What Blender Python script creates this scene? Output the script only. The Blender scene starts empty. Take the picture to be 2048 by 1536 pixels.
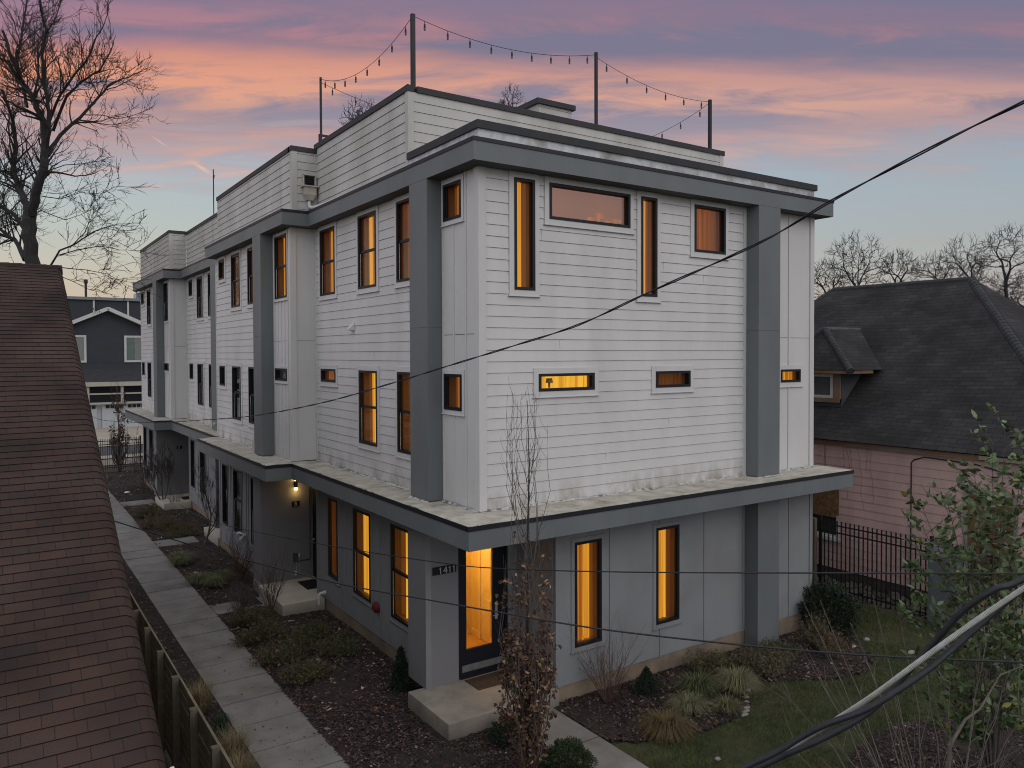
import bpy, bmesh, math, random
import numpy as np
from mathutils import Vector, Matrix
scene = bpy.context.scene
COL = scene.collection
RND = random.Random(7)
NR = np.random.RandomState(11)

def s2l(c):
    return tuple((x/255/12.92) if x/255 <= .04045 else ((x/255+.055)/1.055)**2.4 for x in c)

# ------------------------------------------------------------------ camera
CP = dict(f=1546.644, yaw=33.966, pitch=1.221, roll=-0.193, sh=-27.851, c=(-6.406, -10.425, 5.702))
def cam_basis():
    y, p, r = [math.radians(CP[k]) for k in ('yaw', 'pitch', 'roll')]
    fwd = Vector((math.sin(y)*math.cos(p), math.cos(y)*math.cos(p), -math.sin(p)))
    right = Vector((math.cos(y), -math.sin(y), 0))
    up = right.cross(fwd)
    return fwd, right*math.cos(r)+up*math.sin(r), up*math.cos(r)-right*math.sin(r)
FW, RT, UP = cam_basis()
CAMP = Vector(CP['c'])
cam = bpy.data.cameras.new('camera'); camo = bpy.data.objects.new('camera', cam); COL.objects.link(camo)
m = Matrix((RT, UP, -FW)).transposed().to_4x4(); m.translation = CAMP
camo.matrix_world = m
cam.sensor_fit = 'HORIZONTAL'; cam.sensor_width = 36; cam.lens = CP['f']/2048*36
cam.shift_x = 0; cam.shift_y = CP['sh']/2048
cam.clip_start = .05; cam.clip_end = 3000
scene.camera = camo
scene.render.resolution_x = 1024; scene.render.resolution_y = 768
def at(u, v, D):
    """world point that lies at distance D along the view direction"""
    return CAMP + D*(FW + RT*((u-1024)/CP['f']) - UP*((v-768-CP['sh'])/CP['f']))

# ------------------------------------------------------------------ world
def build_world():
    w = bpy.data.worlds.new('World'); scene.world = w; w.use_nodes = True
    nt = w.node_tree; nt.nodes.clear(); N = nt.nodes.new; L = nt.links.new
    out = N('ShaderNodeOutputWorld'); bg = N('ShaderNodeBackground'); L(bg.outputs[0], out.inputs[0])
    tc = N('ShaderNodeTexCoord'); sep = N('ShaderNodeSeparateXYZ'); L(tc.outputs['Generated'], sep.inputs[0])
    def M(op, a, b=None, c=None):
        n = N('ShaderNodeMath'); n.operation = op
        for i, v in enumerate((a, b, c)):
            if v is None: continue
            if isinstance(v, (int, float)): n.inputs[i].default_value = v
            else: L(v, n.inputs[i])
        return n.outputs[0]
    def ramp(fac, stops, interp='LINEAR'):
        r = N('ShaderNodeValToRGB'); r.color_ramp.interpolation = interp
        el = r.color_ramp.elements
        while len(el) > 1: el.remove(el[-1])
        for i, (p, c) in enumerate(stops):
            e = el[0] if i == 0 else el.new(p)
            e.position = p
            e.color = (*(s2l(c) if isinstance(c, tuple) else (c, c, c)), 1)
        L(fac, r.inputs[0]); return r.outputs[0]
    def mix(f, a, b, bt='MIX'):
        n = N('ShaderNodeMix'); n.data_type = 'RGBA'; n.blend_type = bt
        for k, v in ((0, f), (6, a), (7, b)):
            if isinstance(v, (int, float)): n.inputs[k].default_value = v
            elif isinstance(v, tuple): n.inputs[k].default_value = (*v, 1)
            else: L(v, n.inputs[k])
        return n.outputs[2]
    X, Y, Z = sep.outputs
    # horizontal frame: a = towards the sunset (left of the house), b = across
    fy = math.radians(CP['yaw'])
    along = M('ADD', M('MULTIPLY', X, math.sin(fy)), M('MULTIPLY', Y, math.cos(fy)))
    side = M('SUBTRACT', M('MULTIPLY', X, math.cos(fy)), M('MULTIPLY', Y, math.sin(fy)))
    zc = M('MAXIMUM', Z, 0.0)
    sideN = M('DIVIDE', side, M('MAXIMUM', along, .15))      # about -0.66..0.66 across the view
    sf = M('MULTIPLY_ADD', sideN, .75, .5)
    sf.node.use_clamp = True
    baseL = ramp(zc, [(0, (212, 174, 136)), (.05, (208, 184, 152)), (.1, (200, 194, 176)), (.15, (188, 196, 190)), (.21, (176, 190, 198)), (.27, (178, 186, 200)), (.36, (146, 156, 192)), (.5, (125, 135, 175)), (1, (120, 130, 165))])
    baseR = ramp(zc, [(0, (178, 160, 150)), (.06, (180, 170, 162)), (.11, (172, 176, 174)), (.17, (162, 174, 182)), (.24, (152, 168, 184)), (.32, (142, 155, 182)), (.42, (128, 134, 168)), (1, (120, 130, 165))])
    base = mix(sf, baseL, baseR)
    lv = M('MINIMUM', M('MULTIPLY', M('DIVIDE', zc, M('MAXIMUM', along, .3)), .935), 1.0)     # height measured so that level cloud layers stay level
    # cloud sheet seen in perspective
    den = M('ADD', zc, .10)
    cx = M('DIVIDE', side, den); cy = M('DIVIDE', along, den)
    def noise(sx, sy, scale, det=5, rough=.55, dist=0, off=0, tilt=0):
        v = N('ShaderNodeCombineXYZ')
        L(M('ADD', M('MULTIPLY', cx, sx*1.0), M('MULTIPLY', cy, tilt)), v.inputs[0])
        L(M('ADD', M('MULTIPLY', cy, sy), M('MULTIPLY', cx, -tilt*.6)), v.inputs[1]); v.inputs[2].default_value = off
        n = N('ShaderNodeTexNoise'); n.inputs['Scale'].default_value = scale; n.inputs['Detail'].default_value = det
        n.inputs['Roughness'].default_value = rough; n.inputs['Distortion'].default_value = dist
        L(v.outputs[0], n.inputs['Vector']); return n.outputs['Fac']
    n1 = noise(.34, 1.05, 1.25, 7, .52, .5, 7.7, .10)
    n2 = noise(.38, 1.45, 1.5, 6, .55, .6, 13.7, .2)
    n3 = noise(.8, 2.4, 2.4, 7, .62, .7, 5.7, .25)
    bias = ramp(lv, [(0, 0.0), (.14, 0.0), (.21, .14), (.26, .40), (.33, .62), (.40, .70), (.6, .5), (1, .3)])
    dens = M('ADD', M('MULTIPLY', n1, .95), M('SUBTRACT', bias, .60))
    dens = M('ADD', dens, M('MULTIPLY', M('SUBTRACT', n3, .5), .55))
    dens = M('MULTIPLY', dens, 3.0); dens.node.use_clamp = True
    # warm light inside the clouds: strongest in a belt 15..21 degrees up and to the left
    warmL = ramp(lv, [(0, (226, 176, 150)), (.20, (226, 170, 155)), (.25, (218, 158, 138)), (.29, (226, 156, 122)), (.335, (236, 148, 102)), (.362, (216, 136, 108)), (.382, (190, 122, 128)), (.41, (170, 122, 140)), (.45, (138, 118, 148)), (1, (130, 110, 140))])
    warmR = ramp(lv, [(0, (200, 176, 170)), (.20, (204, 172, 166)), (.27, (196, 156, 152)), (.30, (204, 154, 142)), (.335, (176, 138, 144)), (.37, (172, 124, 134)), (.40, (146, 116, 138)), (.45, (130, 108, 142)), (1, (125, 110, 140))])
    warm = mix(sf, warmL, warmR)
    cool = ramp(lv, [(0, (160, 160, 172)), (.24, (158, 152, 166)), (.30, (142, 134, 154)), (.36, (122, 118, 144)), (.44, (116, 116, 146)), (1, (105, 105, 135))])
    wsel = M('MULTIPLY_ADD', M('SUBTRACT', M('ADD', M('MULTIPLY', n2, .42), M('MULTIPLY', n3, .58)), .46), 6.0, .08)
    wsel.node.use_clamp = True
    # uneven layers: warm and grey sheets alternate with height, edges bent by the noise
    zb = M('ADD', lv, M('ADD', M('MULTIPLY', M('SUBTRACT', n1, .5), .13), M('MULTIPLY', M('SUBTRACT', n3, .5), .075)))
    lay = ramp(zb, [(0, .55), (.235, .62), (.262, .95), (.285, .30), (.30, .22), (.322, .85), (.342, .95), (.358, .35), (.372, .22), (.395, 1.0), (.418, .65), (.45, .3), (1, .3)], 'B_SPLINE')
    layr = N('ShaderNodeMath'); layr.operation = 'MULTIPLY_ADD'; L(lay, layr.inputs[0]); layr.inputs[1].default_value = 1.15; layr.inputs[2].default_value = -.66
    wsel = M('ADD', M('MULTIPLY', wsel, .85), M('ADD', layr.outputs[0], .10)); wsel.node.use_clamp = True
    cloud = mix(wsel, cool, warm)
    sky = mix(dens, base, cloud)
    # two short contrails low on the left
    vN = M('DIVIDE', Z, M('MAXIMUM', along, .15))
    for (u0, v0, du, dv, ln, wd, st) in ((-.398, .240, .85, -.52, .019, .0034, .45), (-.452, .274, .82, -.55, .016, .0016, .3)):
        a = M('SUBTRACT', sideN, u0); b = M('SUBTRACT', vN, v0)
        t = M('ADD', M('MULTIPLY', a, du), M('MULTIPLY', b, dv)); q = M('SUBTRACT', M('MULTIPLY', a, -dv), M('MULTIPLY', b, -du))
        e1 = M('SUBTRACT', 1, M('DIVIDE', M('ABSOLUTE', t), ln)); e1.node.use_clamp = True; e2 = M('SUBTRACT', 1, M('DIVIDE', M('ABSOLUTE', q), wd)); e2.node.use_clamp = True
        sky = mix(M('MULTIPLY', M('MULTIPLY', e1, 2), M('MULTIPLY', e2, st)), sky, s2l((240, 185, 150)))
    # away from the sunset the sky is plain pale blue-grey and brighter overall
    back = M('MULTIPLY_ADD', along, -1.1, .15); back.node.use_clamp = True
    sky = mix(back, sky, tuple(c*1.0 for c in BACKSKY))
    # the glow is strongest outside the view, to the left
    glow = M('MULTIPLY_ADD', side, -1.5, -.85); glow.node.use_clamp = True
    gl = M('MULTIPLY_ADD', glow, 1.6, 1.0)
    gv = N('ShaderNodeCombineXYZ'); [L(gl, gv.inputs[i]) for i in range(3)]
    sky = mix(1.0, sky, gv.outputs[0], 'MULTIPLY')
    up = M('MULTIPLY_ADD', Z, 2.6, -1.35); up.node.use_clamp = True
    sky = mix(up, sky, BACKSKY)
    hs = N('ShaderNodeHueSaturation'); hs.inputs['Saturation'].default_value = .88; L(sky, hs.inputs['Color']); sky = hs.outputs[0]
    ground = M('MULTIPLY', Z, -30); ground.node.use_clamp = True
    sky = mix(ground, sky, (.03, .03, .03))
    L(sky, bg.inputs[0]); bg.inputs[1].default_value = WORLD_STRENGTH
BACKSKY = (1.08, 1.095, 1.14)
WORLD_STRENGTH = 1.0
build_world()

# one very soft sun lamp: the glow left after sunset, from behind the right shoulder of the camera
sun = bpy.data.lights.new('sun', 'SUN'); suno = bpy.data.objects.new('sun', sun); COL.objects.link(suno)
sun.energy = .6; sun.angle = math.radians(40); sun.color = (1, .93, .9)
suno.rotation_euler = Vector((-.35, .75, -.5)).to_track_quat('-Z', 'Y').to_euler()

scene.view_settings.view_transform = 'Standard'; scene.view_settings.look = 'None'
scene.view_settings.exposure = 0; scene.view_settings.gamma = 1; scene.view_settings.use_curve_mapping = False
scene.cycles.filter_width = 1.05; scene.cycles.max_bounces = 6; scene.cycles.transparent_max_bounces = 12
scene.cycles.sample_clamp_indirect = 4

# ------------------------------------------------------------------ materials
MATS = {}
def newmat(name):
    m = bpy.data.materials.new(name); m.use_nodes = True; nt = m.node_tree
    b = nt.nodes['Principled BSDF']; return m, nt, b
def pmat(name, col, rough=.75, var=.12, scale=2.0, stretch=(1, 1, 1), bump=0, bscale=60, metal=0, col2=None, c2=(.45, .7), c2scale=1.2, c2stretch=(1, 1, 1), fine=0, spec=.35, det=6, bstretch=(1, 1, 1), grime=None):
    if name in MATS: return MATS[name]
    m, nt, b = newmat(name); N = nt.nodes.new; L = nt.links.new
    col = s2l(col) if max(col) > 1 else col
    tc = N('ShaderNodeTexCoord')
    def noise(scale, st, det=det, off=(0, 0, 0)):
        mp = N('ShaderNodeMapping'); mp.inputs['Scale'].default_value = st; mp.inputs['Location'].default_value = off
        L(tc.outputs['Object'], mp.inputs[0])
        n = N('ShaderNodeTexNoise'); n.inputs['Scale'].default_value = scale; n.inputs['Detail'].default_value = det
        n.inputs['Roughness'].default_value = .6
        L(mp.outputs[0], n.inputs['Vector']); return n.outputs['Fac']
    def rr(fac, a, b_, lo=0.3, hi=0.7):
        r = N('ShaderNodeMapRange'); r.inputs[1].default_value = lo; r.inputs[2].default_value = hi
        r.inputs[3].default_value = a; r.inputs[4].default_value = b_; L(fac, r.inputs[0]); return r.outputs[0]
    def mul(c, f):
        n = N('ShaderNodeMix'); n.data_type = 'RGBA'; n.blend_type = 'MULTIPLY'; n.inputs[0].default_value = 1
        if isinstance(c, tuple): n.inputs[6].default_value = (*c, 1)
        else: L(c, n.inputs[6])
        L(f, n.inputs[7]); return n.outputs[2]
    c = col
    if col2 is not None:
        col2 = s2l(col2) if max(col2) > 1 else col2
        n = N('ShaderNodeMix'); n.data_type = 'RGBA'; n.inputs[6].default_value = (*col, 1); n.inputs[7].default_value = (*col2, 1)
        L(rr(noise(c2scale, c2stretch, 7, (3, 7, 1)), 0, 1, *c2), n.inputs[0]); c = n.outputs[2]
    if var: c = mul(c, rr(noise(scale, stretch), 1-var, 1+var))
    if grime:   # dirt splashed up from the ledge, with a ragged top
        sp = N('ShaderNodeSeparateXYZ'); L(tc.outputs['Object'], sp.inputs[0])
        r1 = N('ShaderNodeMapRange'); r1.inputs[1].default_value = grime[0]; r1.inputs[2].default_value = grime[1]; r1.inputs[3].default_value = 1; r1.inputs[4].default_value = 0; L(sp.outputs[2], r1.inputs[0])
        mm = N('ShaderNodeMath'); mm.operation = 'MULTIPLY'; L(r1.outputs[0], mm.inputs[0]); L(rr(noise(3.5, (1, 1, .5), 7, (5, 1, 2)), grime[3] if len(grime) > 3 else 0, .85, .42, .66), mm.inputs[1])
        n = N('ShaderNodeMix'); n.data_type = 'RGBA'; L(mm.outputs[0], n.inputs[0]); L(c, n.inputs[6]); n.inputs[7].default_value = (*grime[2], 1); c = n.outputs[2]
    if fine: c = mul(c, rr(noise(220, (1, 1, 1), 2), 1-fine, 1+fine))
    if isinstance(c, tuple): b.inputs['Base Color'].default_value = (*c, 1)
    else: L(c, b.inputs['Base Color'])
    b.inputs['Roughness'].default_value = rough; b.inputs['Metallic'].default_value = metal
    b.inputs['Specular IOR Level'].default_value = spec
    if bump:
        bp = N('ShaderNodeBump'); bp.inputs['Strength'].default_value = bump; bp.inputs['Distance'].default_value = .01
        L(noise(bscale, bstretch, 4), bp.inputs['Height']); L(bp.outputs[0], b.inputs['Normal'])
    MATS[name] = m; return m

WHITE = (.60, .59, .60)
M_SIDING = pmat('white_siding', (.50, .492, .488), .6, .07, 1.3, (1, 1, .35), .12, 90, c2scale=.8, col2=(.42, .41, .40), c2=(.52, .75), c2stretch=(1, 1, .25), bstretch=(.2, .2, 3), grime=(3.2, 3.62, (.20, .175, .14)))
M_PARAPET = pmat('parapet_siding', (.43, .42, .405), .65, .10, 1.2, (1, 1, .3), .12, 90, col2=(.34, .33, .30), c2=(.45, .7), c2stretch=(1, 1, .3), bstretch=(.2, .2, 3))
M_TRIM = pmat('white_trim', (.49, .482, .478), .55, .05, 2, (1, 1, .4), .06, 60)
M_PANEL = pmat('white_panel', (.50, .492, .486), .65, .06, .9, (1, 1, .4), .18, 160, fine=.05)
M_GREYWALL = pmat('grey_wall', (.200, .208, .216), .7, .08, .8, (1, 1, .4), .2, 160, col2=(.175, .176, .180), fine=.07)
M_STUCCO = pmat('grey_stucco', (.165, .163, .172), .8, .06, .8, (1, 1, 1), .25, 160, fine=.08)
M_STEEL = pmat('slate_trim', (.120, .132, .138), .55, .10, 1.1, (1, 1, .4), .12, 120, col2=(.13, .145, .148), c2=(.5, .75), c2stretch=(1, 1, .2), fine=.05)
M_CAP = pmat('dark_metal_cap', (.012, .012, .017), .5, .15, 3, spec=.3)
M_CAP2 = pmat('charcoal_cap', (.030, .031, .035), .6, .15, 3, spec=.25)
M_SOFFIT = pmat('soffit', (.085, .09, .092), .8, .05, 1)
M_BLACK = pmat('black_frame', (.008, .009, .014), .5, .1, 3, spec=.25)
M_FLASH = pmat('galvanised_flashing', (.42, .43, .44), .45, .25, 6, (1, 1, 1), .1, 30, col2=(.2, .19, .17), c2=(.5, .7))
M_MEMB = pmat('stained_canopy_membrane', (.40, .38, .325), .85, .2, 3.0, (1, 1, 1), .6, 25, col2=(.25, .225, .18), c2=(.45, .72), c2scale=3.6, det=8, fine=.14)
M_SEAL = pmat('old_white_sealant', (.44, .43, .41), .8, .3, 8, bump=.5, bscale=30, col2=(.15, .14, .13), c2=(.5, .62), c2scale=9)
M_CONC2 = pmat('pale_porch_concrete', (.42, .385, .33), .9, .14, 1.6, bump=.25, bscale=120, fine=.12, grime=(-.40, -.01, (.075, .062, .048), .6))
M_CONC = pmat('concrete', (.27, .238, .198), .9, .14, 1.6, bump=.25, bscale=120, col2=(.17, .155, .14), c2=(.45, .7), c2scale=2.2, fine=.12, grime=(-.36, -.01, (.07, .058, .045), .6))
M_PATH = pmat('path_concrete', (.185, .178, .170), .9, .13, 1.1, bump=.25, bscale=120, col2=(.125, .115, .105), c2=(.42, .7), c2scale=1.6, fine=.12)
M_FOUND = pmat('tan_foundation', (.20, .155, .11), .9, .2, 3, bump=.4, bscale=50, col2=(.11, .09, .07), fine=.15)
M_PVC = pmat('white_plastic', (.55, .55, .55), .4, .05)
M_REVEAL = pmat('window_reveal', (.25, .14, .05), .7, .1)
M_RED = pmat('red_bell', (.13, .02, .022), .45, .1)
M_MAT1 = pmat('coir_mat', (.055, .035, .024), .95, .3, 20, bump=.5, bscale=200)
M_MAT2 = pmat('black_rubber', (.010, .011, .013), .7, .2, 10)
M_BARK = pmat('bark', (.022, .020, .020), .9, .3, 12, (1, 1, .3), .6, 40)
M_BARKL = pmat('pale_bark', (.10, .085, .072), .9, .3, 12, (1, 1, .3), .3, 40)
M_TWIG = pmat('red_brown_twigs', (.080, .048, .038), .85, .25, 6)
M_TWIG2 = pmat('grey_brown_twigs', (.075, .062, .055), .85, .25, 6)
M_FARTREE = pmat('far_bare_wood', (.020, .019, .022), .9, .2, 2)
M_MULCHG = pmat('dark_mulch', (.032, .023, .020), .95, .35, 6, bump=1.0, bscale=35, col2=(.016, .012, .011), c2=(.4, .6), c2scale=8, fine=.35)
M_GRND = pmat('bare_ground', (.055, .055, .032), .95, .3, 1.5, bump=.8, bscale=30, col2=(.045, .036, .026), fine=.2)
M_LAWNG = pmat('lawn_soil', (.032, .038, .016), .95, .3, 3, bump=.8, bscale=40, col2=(.05, .045, .02), c2scale=2, fine=.25)
M_WOOD = pmat('weathered_fence_wood', (.165, .138, .098), .9, .22, 2.5, (1, .3, 4), .35, 30, col2=(.09, .082, .058), c2scale=2, bstretch=(1, .2, 6))
M_POSTW = pmat('grey_post_wood', (.105, .085, .064), .9, .22, 4, (4, 4, .4), .35, 30, bstretch=(6, 6, .4))
M_IRON = pmat('black_iron', (.008, .008, .009), .5, .1, spec=.4)
M_WIRE = pmat('black_cable', (.016, .016, .026), .55, .15, 20)
M_CABG = pmat('grey_cable', (.014, .015, .019), .5, .25, 30, bump=.2, bscale=80)
M_STRAND = pmat('bare_strand', (.33, .33, .31), .45, .2, 30, metal=.35)

def glass_mat(name, refl=.10, tint=(1, 1, 1), gcol=(.95, .95, .95), fk=.45):
    m, nt, b = newmat(name); N = nt.nodes.new; L = nt.links.new
    nt.nodes.remove(b); out = nt.nodes['Material Output']
    tr = N('ShaderNodeBsdfTransparent'); tr.inputs[0].default_value = (*tint, 1)
    gl = N('ShaderNodeBsdfGlossy'); gl.inputs['Roughness'].default_value = .01; gl.inputs[0].default_value = (*gcol, 1)
    fr = N('ShaderNodeFresnel'); fr.inputs[0].default_value = 1.45
    ad = N('ShaderNodeMath'); ad.operation = 'MULTIPLY_ADD'; ad.use_clamp = True; ad.inputs[1].default_value = fk; ad.inputs[2].default_value = refl; L(fr.outputs[0], ad.inputs[0])
    mx = N('ShaderNodeMixShader'); L(ad.outputs[0], mx.inputs[0]); L(tr.outputs[0], mx.inputs[1]); L(gl.outputs[0], mx.inputs[2])
    L(mx.outputs[0], out.inputs[0]); return m
M_GLASS = glass_mat('window_glass', .0)
M_GLASS3 = glass_mat('pink_reflection_glass', .22, gcol=(.95, .66, .58))  # pink gloss colour stands in for the reflection of a pink sky
M_GLASSD = glass_mat('dark_window_glass', .10, fk=.8)
def curtain_mat(name, col, strength, band=9, dark=.35, base=(.10, .045, .01)):
    """cloth or room surface with room light and fold shade put into its emission"""
    m, nt, b = newmat(name); N = nt.nodes.new; L = nt.links.new
    tc = N('ShaderNodeTexCoord'); mp = N('ShaderNodeMapping'); mp.inputs['Scale'].default_value = (band, band, .12)
    L(tc.outputs['Object'], mp.inputs[0]); n = N('ShaderNodeTexNoise'); n.inputs['Scale'].default_value = 1; n.inputs['Detail'].default_value = 4
    L(mp.outputs[0], n.inputs['Vector'])
    r = N('ShaderNodeMapRange'); r.inputs[1].default_value = .36; r.inputs[2].default_value = .62; r.inputs[3].default_value = dark; r.inputs[4].default_value = 1.1
    L(n.outputs['Fac'], r.inputs[0])
    cr = N('ShaderNodeValToRGB'); L(r.outputs[0], cr.inputs[0])
    e = cr.color_ramp.elements; e[0].color = (col[0]*.30, col[1]*.16, col[2]*.1, 1); e[1].color = (*col, 1); e[1].position = .95
    k = cr.color_ramp.elements.new(.5); k.color = (col[0]*.68, col[1]*.50, col[2]*.4, 1)
    b.inputs['Base Color'].default_value = (*base, 1); b.inputs['Roughness'].default_value = .9
    L(cr.outputs[0], b.inputs['Emission Color']); b.inputs['Emission Strength'].default_value = strength  # the surface glows itself in place of lamps in the room
    return m
M_LIT = {'hot': curtain_mat('lit_curtain_bright', (.90, .49, .045), .95, 8, .30),
         'mid': curtain_mat('lit_curtain', (.76, .34, .025), .82, 10, .12),
         'low': curtain_mat('lit_curtain_dim', (.44, .15, .012), .68, 10, .05),
         'gap': curtain_mat('dim_room_behind', (.20, .06, .008), .6, 3, .3),
         'dim': curtain_mat('barely_lit_curtain', (.22, .07, .012), .28, 5, .0),
         'rose': curtain_mat('lit_wall_dim', (.20, .085, .04), .55, .6, .8)}
M_BLIND = pmat('grey_blind', (.34, .35, .34), .8, .05)
M_DARKROOM = pmat('dark_room', (.02, .021, .024), .9, .2)

# ------------------------------------------------------------------ mesh helpers
def attach(o, parent):
    if parent is None: return
    o.parent = parent
    if parent.type == 'EMPTY': o.matrix_parent_inverse = Matrix.Translation(-Vector(parent.location))
class MB:
    def __init__(s): s.v = []; s.f = []; s.uv = None
    def box(s, x0, x1, y0, y1, z0, z1):
        n = len(s.v)
        s.v += [(x0, y0, z0), (x1, y0, z0), (x1, y1, z0), (x0, y1, z0), (x0, y0, z1), (x1, y0, z1), (x1, y1, z1), (x0, y1, z1)]
        s.f += [(n, n+3, n+2, n+1), (n+4, n+5, n+6, n+7), (n, n+1, n+5, n+4), (n+1, n+2, n+6, n+5), (n+2, n+3, n+7, n+6), (n+3, n, n+4, n+7)]
        return s
    def quad(s, a, b, c, d):
        n = len(s.v); s.v += [tuple(a), tuple(b), tuple(c), tuple(d)]; s.f.append((n, n+1, n+2, n+3)); return s
    def tri(s, a, b, c):
        n = len(s.v); s.v += [tuple(a), tuple(b), tuple(c)]; s.f.append((n, n+1, n+2)); return s
    def poly(s, pts):
        n = len(s.v); s.v += [tuple(p) for p in pts]; s.f.append(tuple(range(n, n+len(pts)))); return s
    def tube(s, pts, radii, sides=6, cap=True):
        pts = [Vector(p) for p in pts]
        if isinstance(radii, (int, float)): radii = [radii]*len(pts)
        n0 = len(s.v); ref = None
        for i, p in enumerate(pts):
            d = (pts[min(i+1, len(pts)-1)]-pts[max(i-1, 0)])
            if d.length < 1e-9: d = Vector((0, 0, 1))
            d.normalize()
            if ref is None: ref = Vector((1, 0, 0)) if abs(d.x) < .8 else Vector((0, 1, 0))
            a = d.cross(ref)
            if a.length < 1e-6: a = d.orthogonal()
            a.normalize(); b = a.cross(d); ref = b if False else ref
            for k in range(sides):
                t = 2*math.pi*k/sides
                s.v.append(tuple(p+(a*math.cos(t)+b*math.sin(t))*radii[i]))
        for i in range(len(pts)-1):
            for k in range(sides):
                q = n0+i*sides; s.f.append((q+k, q+(k+1) % sides, q+sides+(k+1) % sides, q+sides+k))
        if cap and sides > 2:
            s.f.append(tuple(n0+k for k in range(sides))[::-1]); q = n0+(len(pts)-1)*sides; s.f.append(tuple(q+k for k in range(sides)))
        return s
    def obox(s, c, ax, ay, az, hx, hy, hz):
        c = Vector(c); n = len(s.v)
        for dz in (-1, 1):
            for dx, dy in ((-1, -1), (1, -1), (1, 1), (-1, 1)):
                s.v.append(tuple(c+ax*hx*dx+ay*hy*dy+az*hz*dz))
        s.f += [(n, n+3, n+2, n+1), (n+4, n+5, n+6, n+7), (n, n+1, n+5, n+4), (n+1, n+2, n+6, n+5), (n+2, n+3, n+7, n+6), (n+3, n, n+4, n+7)]
        return s
    def build(s, name, mat=None, parent=None, smooth=False):
        me = bpy.data.meshes.new(name)
        me.from_pydata(s.v, [], s.f); me.update()
        if s.uv is not None:
            ul = me.uv_layers.new(name='UVMap'); arr = np.array(s.uv, dtype=np.float32).ravel(); ul.data.foreach_set('uv', arr)
        o = bpy.data.objects.new(name, me); COL.objects.link(o)
        if mat is not None:
            for mm in (mat if isinstance(mat, (list, tuple)) else [mat]): me.materials.append(mm)
        attach(o, parent)
        if smooth: me.polygons.foreach_set('use_smooth', [True]*len(me.polygons))
        return o
def np_mesh(name, V, F, mat, parent=None, mi=None, smooth=False):
    me = bpy.data.meshes.new(name); k = F.shape[1]
    me.vertices.add(len(V)); me.vertices.foreach_set('co', V.astype(np.float32).ravel())
    me.loops.add(F.size); me.loops.foreach_set('vertex_index', F.astype(np.int32).ravel())
    me.polygons.add(len(F)); me.polygons.foreach_set('loop_start', np.arange(0, F.size, k, dtype=np.int32))
    me.polygons.foreach_set('loop_total', np.full(len(F), k, dtype=np.int32))
    for mm in (mat if isinstance(mat, (list, tuple)) else [mat]): me.materials.append(mm)
    if mi is not None: me.polygons.foreach_set('material_index', mi.astype(np.int32))
    me.update(calc_edges=True); me.validate()
    if smooth: me.polygons.foreach_set('use_smooth', [True]*len(me.polygons))
    o = bpy.data.objects.new(name, me); COL.objects.link(o)
    attach(o, parent)
    return o
def tag(o, label, cat, group=None, kind=None):
    o['label'] = label
    if kind: o['kind'] = kind
    if cat: o['category'] = cat
    if group: o['group'] = group
    return o
def empty(name, label, cat, loc=(0, 0, 0), group=None):
    o = bpy.data.objects.new(name, None); COL.objects.link(o); o.empty_display_size = .2
    o.location = loc
    return tag(o, label, cat, group)
def struct(o): o['kind'] = 'structure'; return o

def gz(x, y):
    x = np.asarray(x, float); y = np.asarray(y, float)
    z = -.27 - .016*np.clip(x-1, 0, 11)
    z = z + .10*np.clip((y-33.5)/2, 0, 1) + .045*np.clip(y-40, 0, 12)
    return z
def gzf(x, y): return float(gz(x, y))
# ================================================================== SETTING: ground, paths
def ground_mesh():
    xs = np.concatenate([np.linspace(-600, -30, 14), np.linspace(-24, 24, 49), np.linspace(30, 600, 14)])
    ys = np.concatenate([np.linspace(-300, -20, 8), np.linspace(-14, 60, 75), np.linspace(70, 900, 20)])
    X, Y = np.meshgrid(xs, ys); Z = gz(X, Y) - .03
    V = np.stack([X.ravel(), Y.ravel(), Z.ravel()], 1); nx = len(xs)
    i = np.arange((len(ys)-1)*(nx-1)); r = i//(nx-1); c = i % (nx-1); a = r*nx+c
    F = np.stack([a, a+1, a+nx+1, a+nx], 1)
    struct(np_mesh('ground', V, F, M_GRND))
ground_mesh()

def inpoly(P, poly):
    x, y = P[:, 0], P[:, 1]; ins = np.zeros(len(P), bool); j = len(poly)-1
    for i in range(len(poly)):
        xi, yi = poly[i]; xj, yj = poly[j]
        c = ((yi > y) != (yj > y)) & (x < (xj-xi)*(y-yi)/((yj-yi) or 1e-9)+xi)
        ins ^= c; j = i
    return ins
def sheet(name, poly, step, amp, mat, dz=0.0, seed=0):
    """a lumpy ground sheet that fills a polygon"""
    p = np.array(poly); x0, y0 = p.min(0); x1, y1 = p.max(0)
    xs = np.arange(x0, x1+step, step); ys = np.arange(y0, y1+step, step)
    X, Y = np.meshgrid(xs, ys); r = np.random.RandomState(seed)
    Z = gz(X, Y)+dz+amp*(r.rand(*X.shape)-.5)+amp*.7*np.sin(X*2.1+seed)*np.sin(Y*1.7)
    nx = len(xs); i = np.arange((len(ys)-1)*(nx-1)); rr = i//(nx-1); c = i % (nx-1); a = rr*nx+c
    cen = np.stack([xs[c]+step/2, ys[rr]+step/2], 1); keep = inpoly(cen, poly)
    F = np.stack([a, a+1, a+nx+1, a+nx], 1)[keep]
    V = np.stack([X.ravel(), Y.ravel(), Z.ravel()], 1)
    used = np.unique(F); mp = np.full(len(V), -1); mp[used] = np.arange(len(used))
    return struct(np_mesh(name, V[used], mp[F], mat, smooth=True))
BED_L = [(-2.22, -3.6), (.42, -3.6), (.42, .1), (.42, 33.6), (-2.22, 33.6)]
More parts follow.
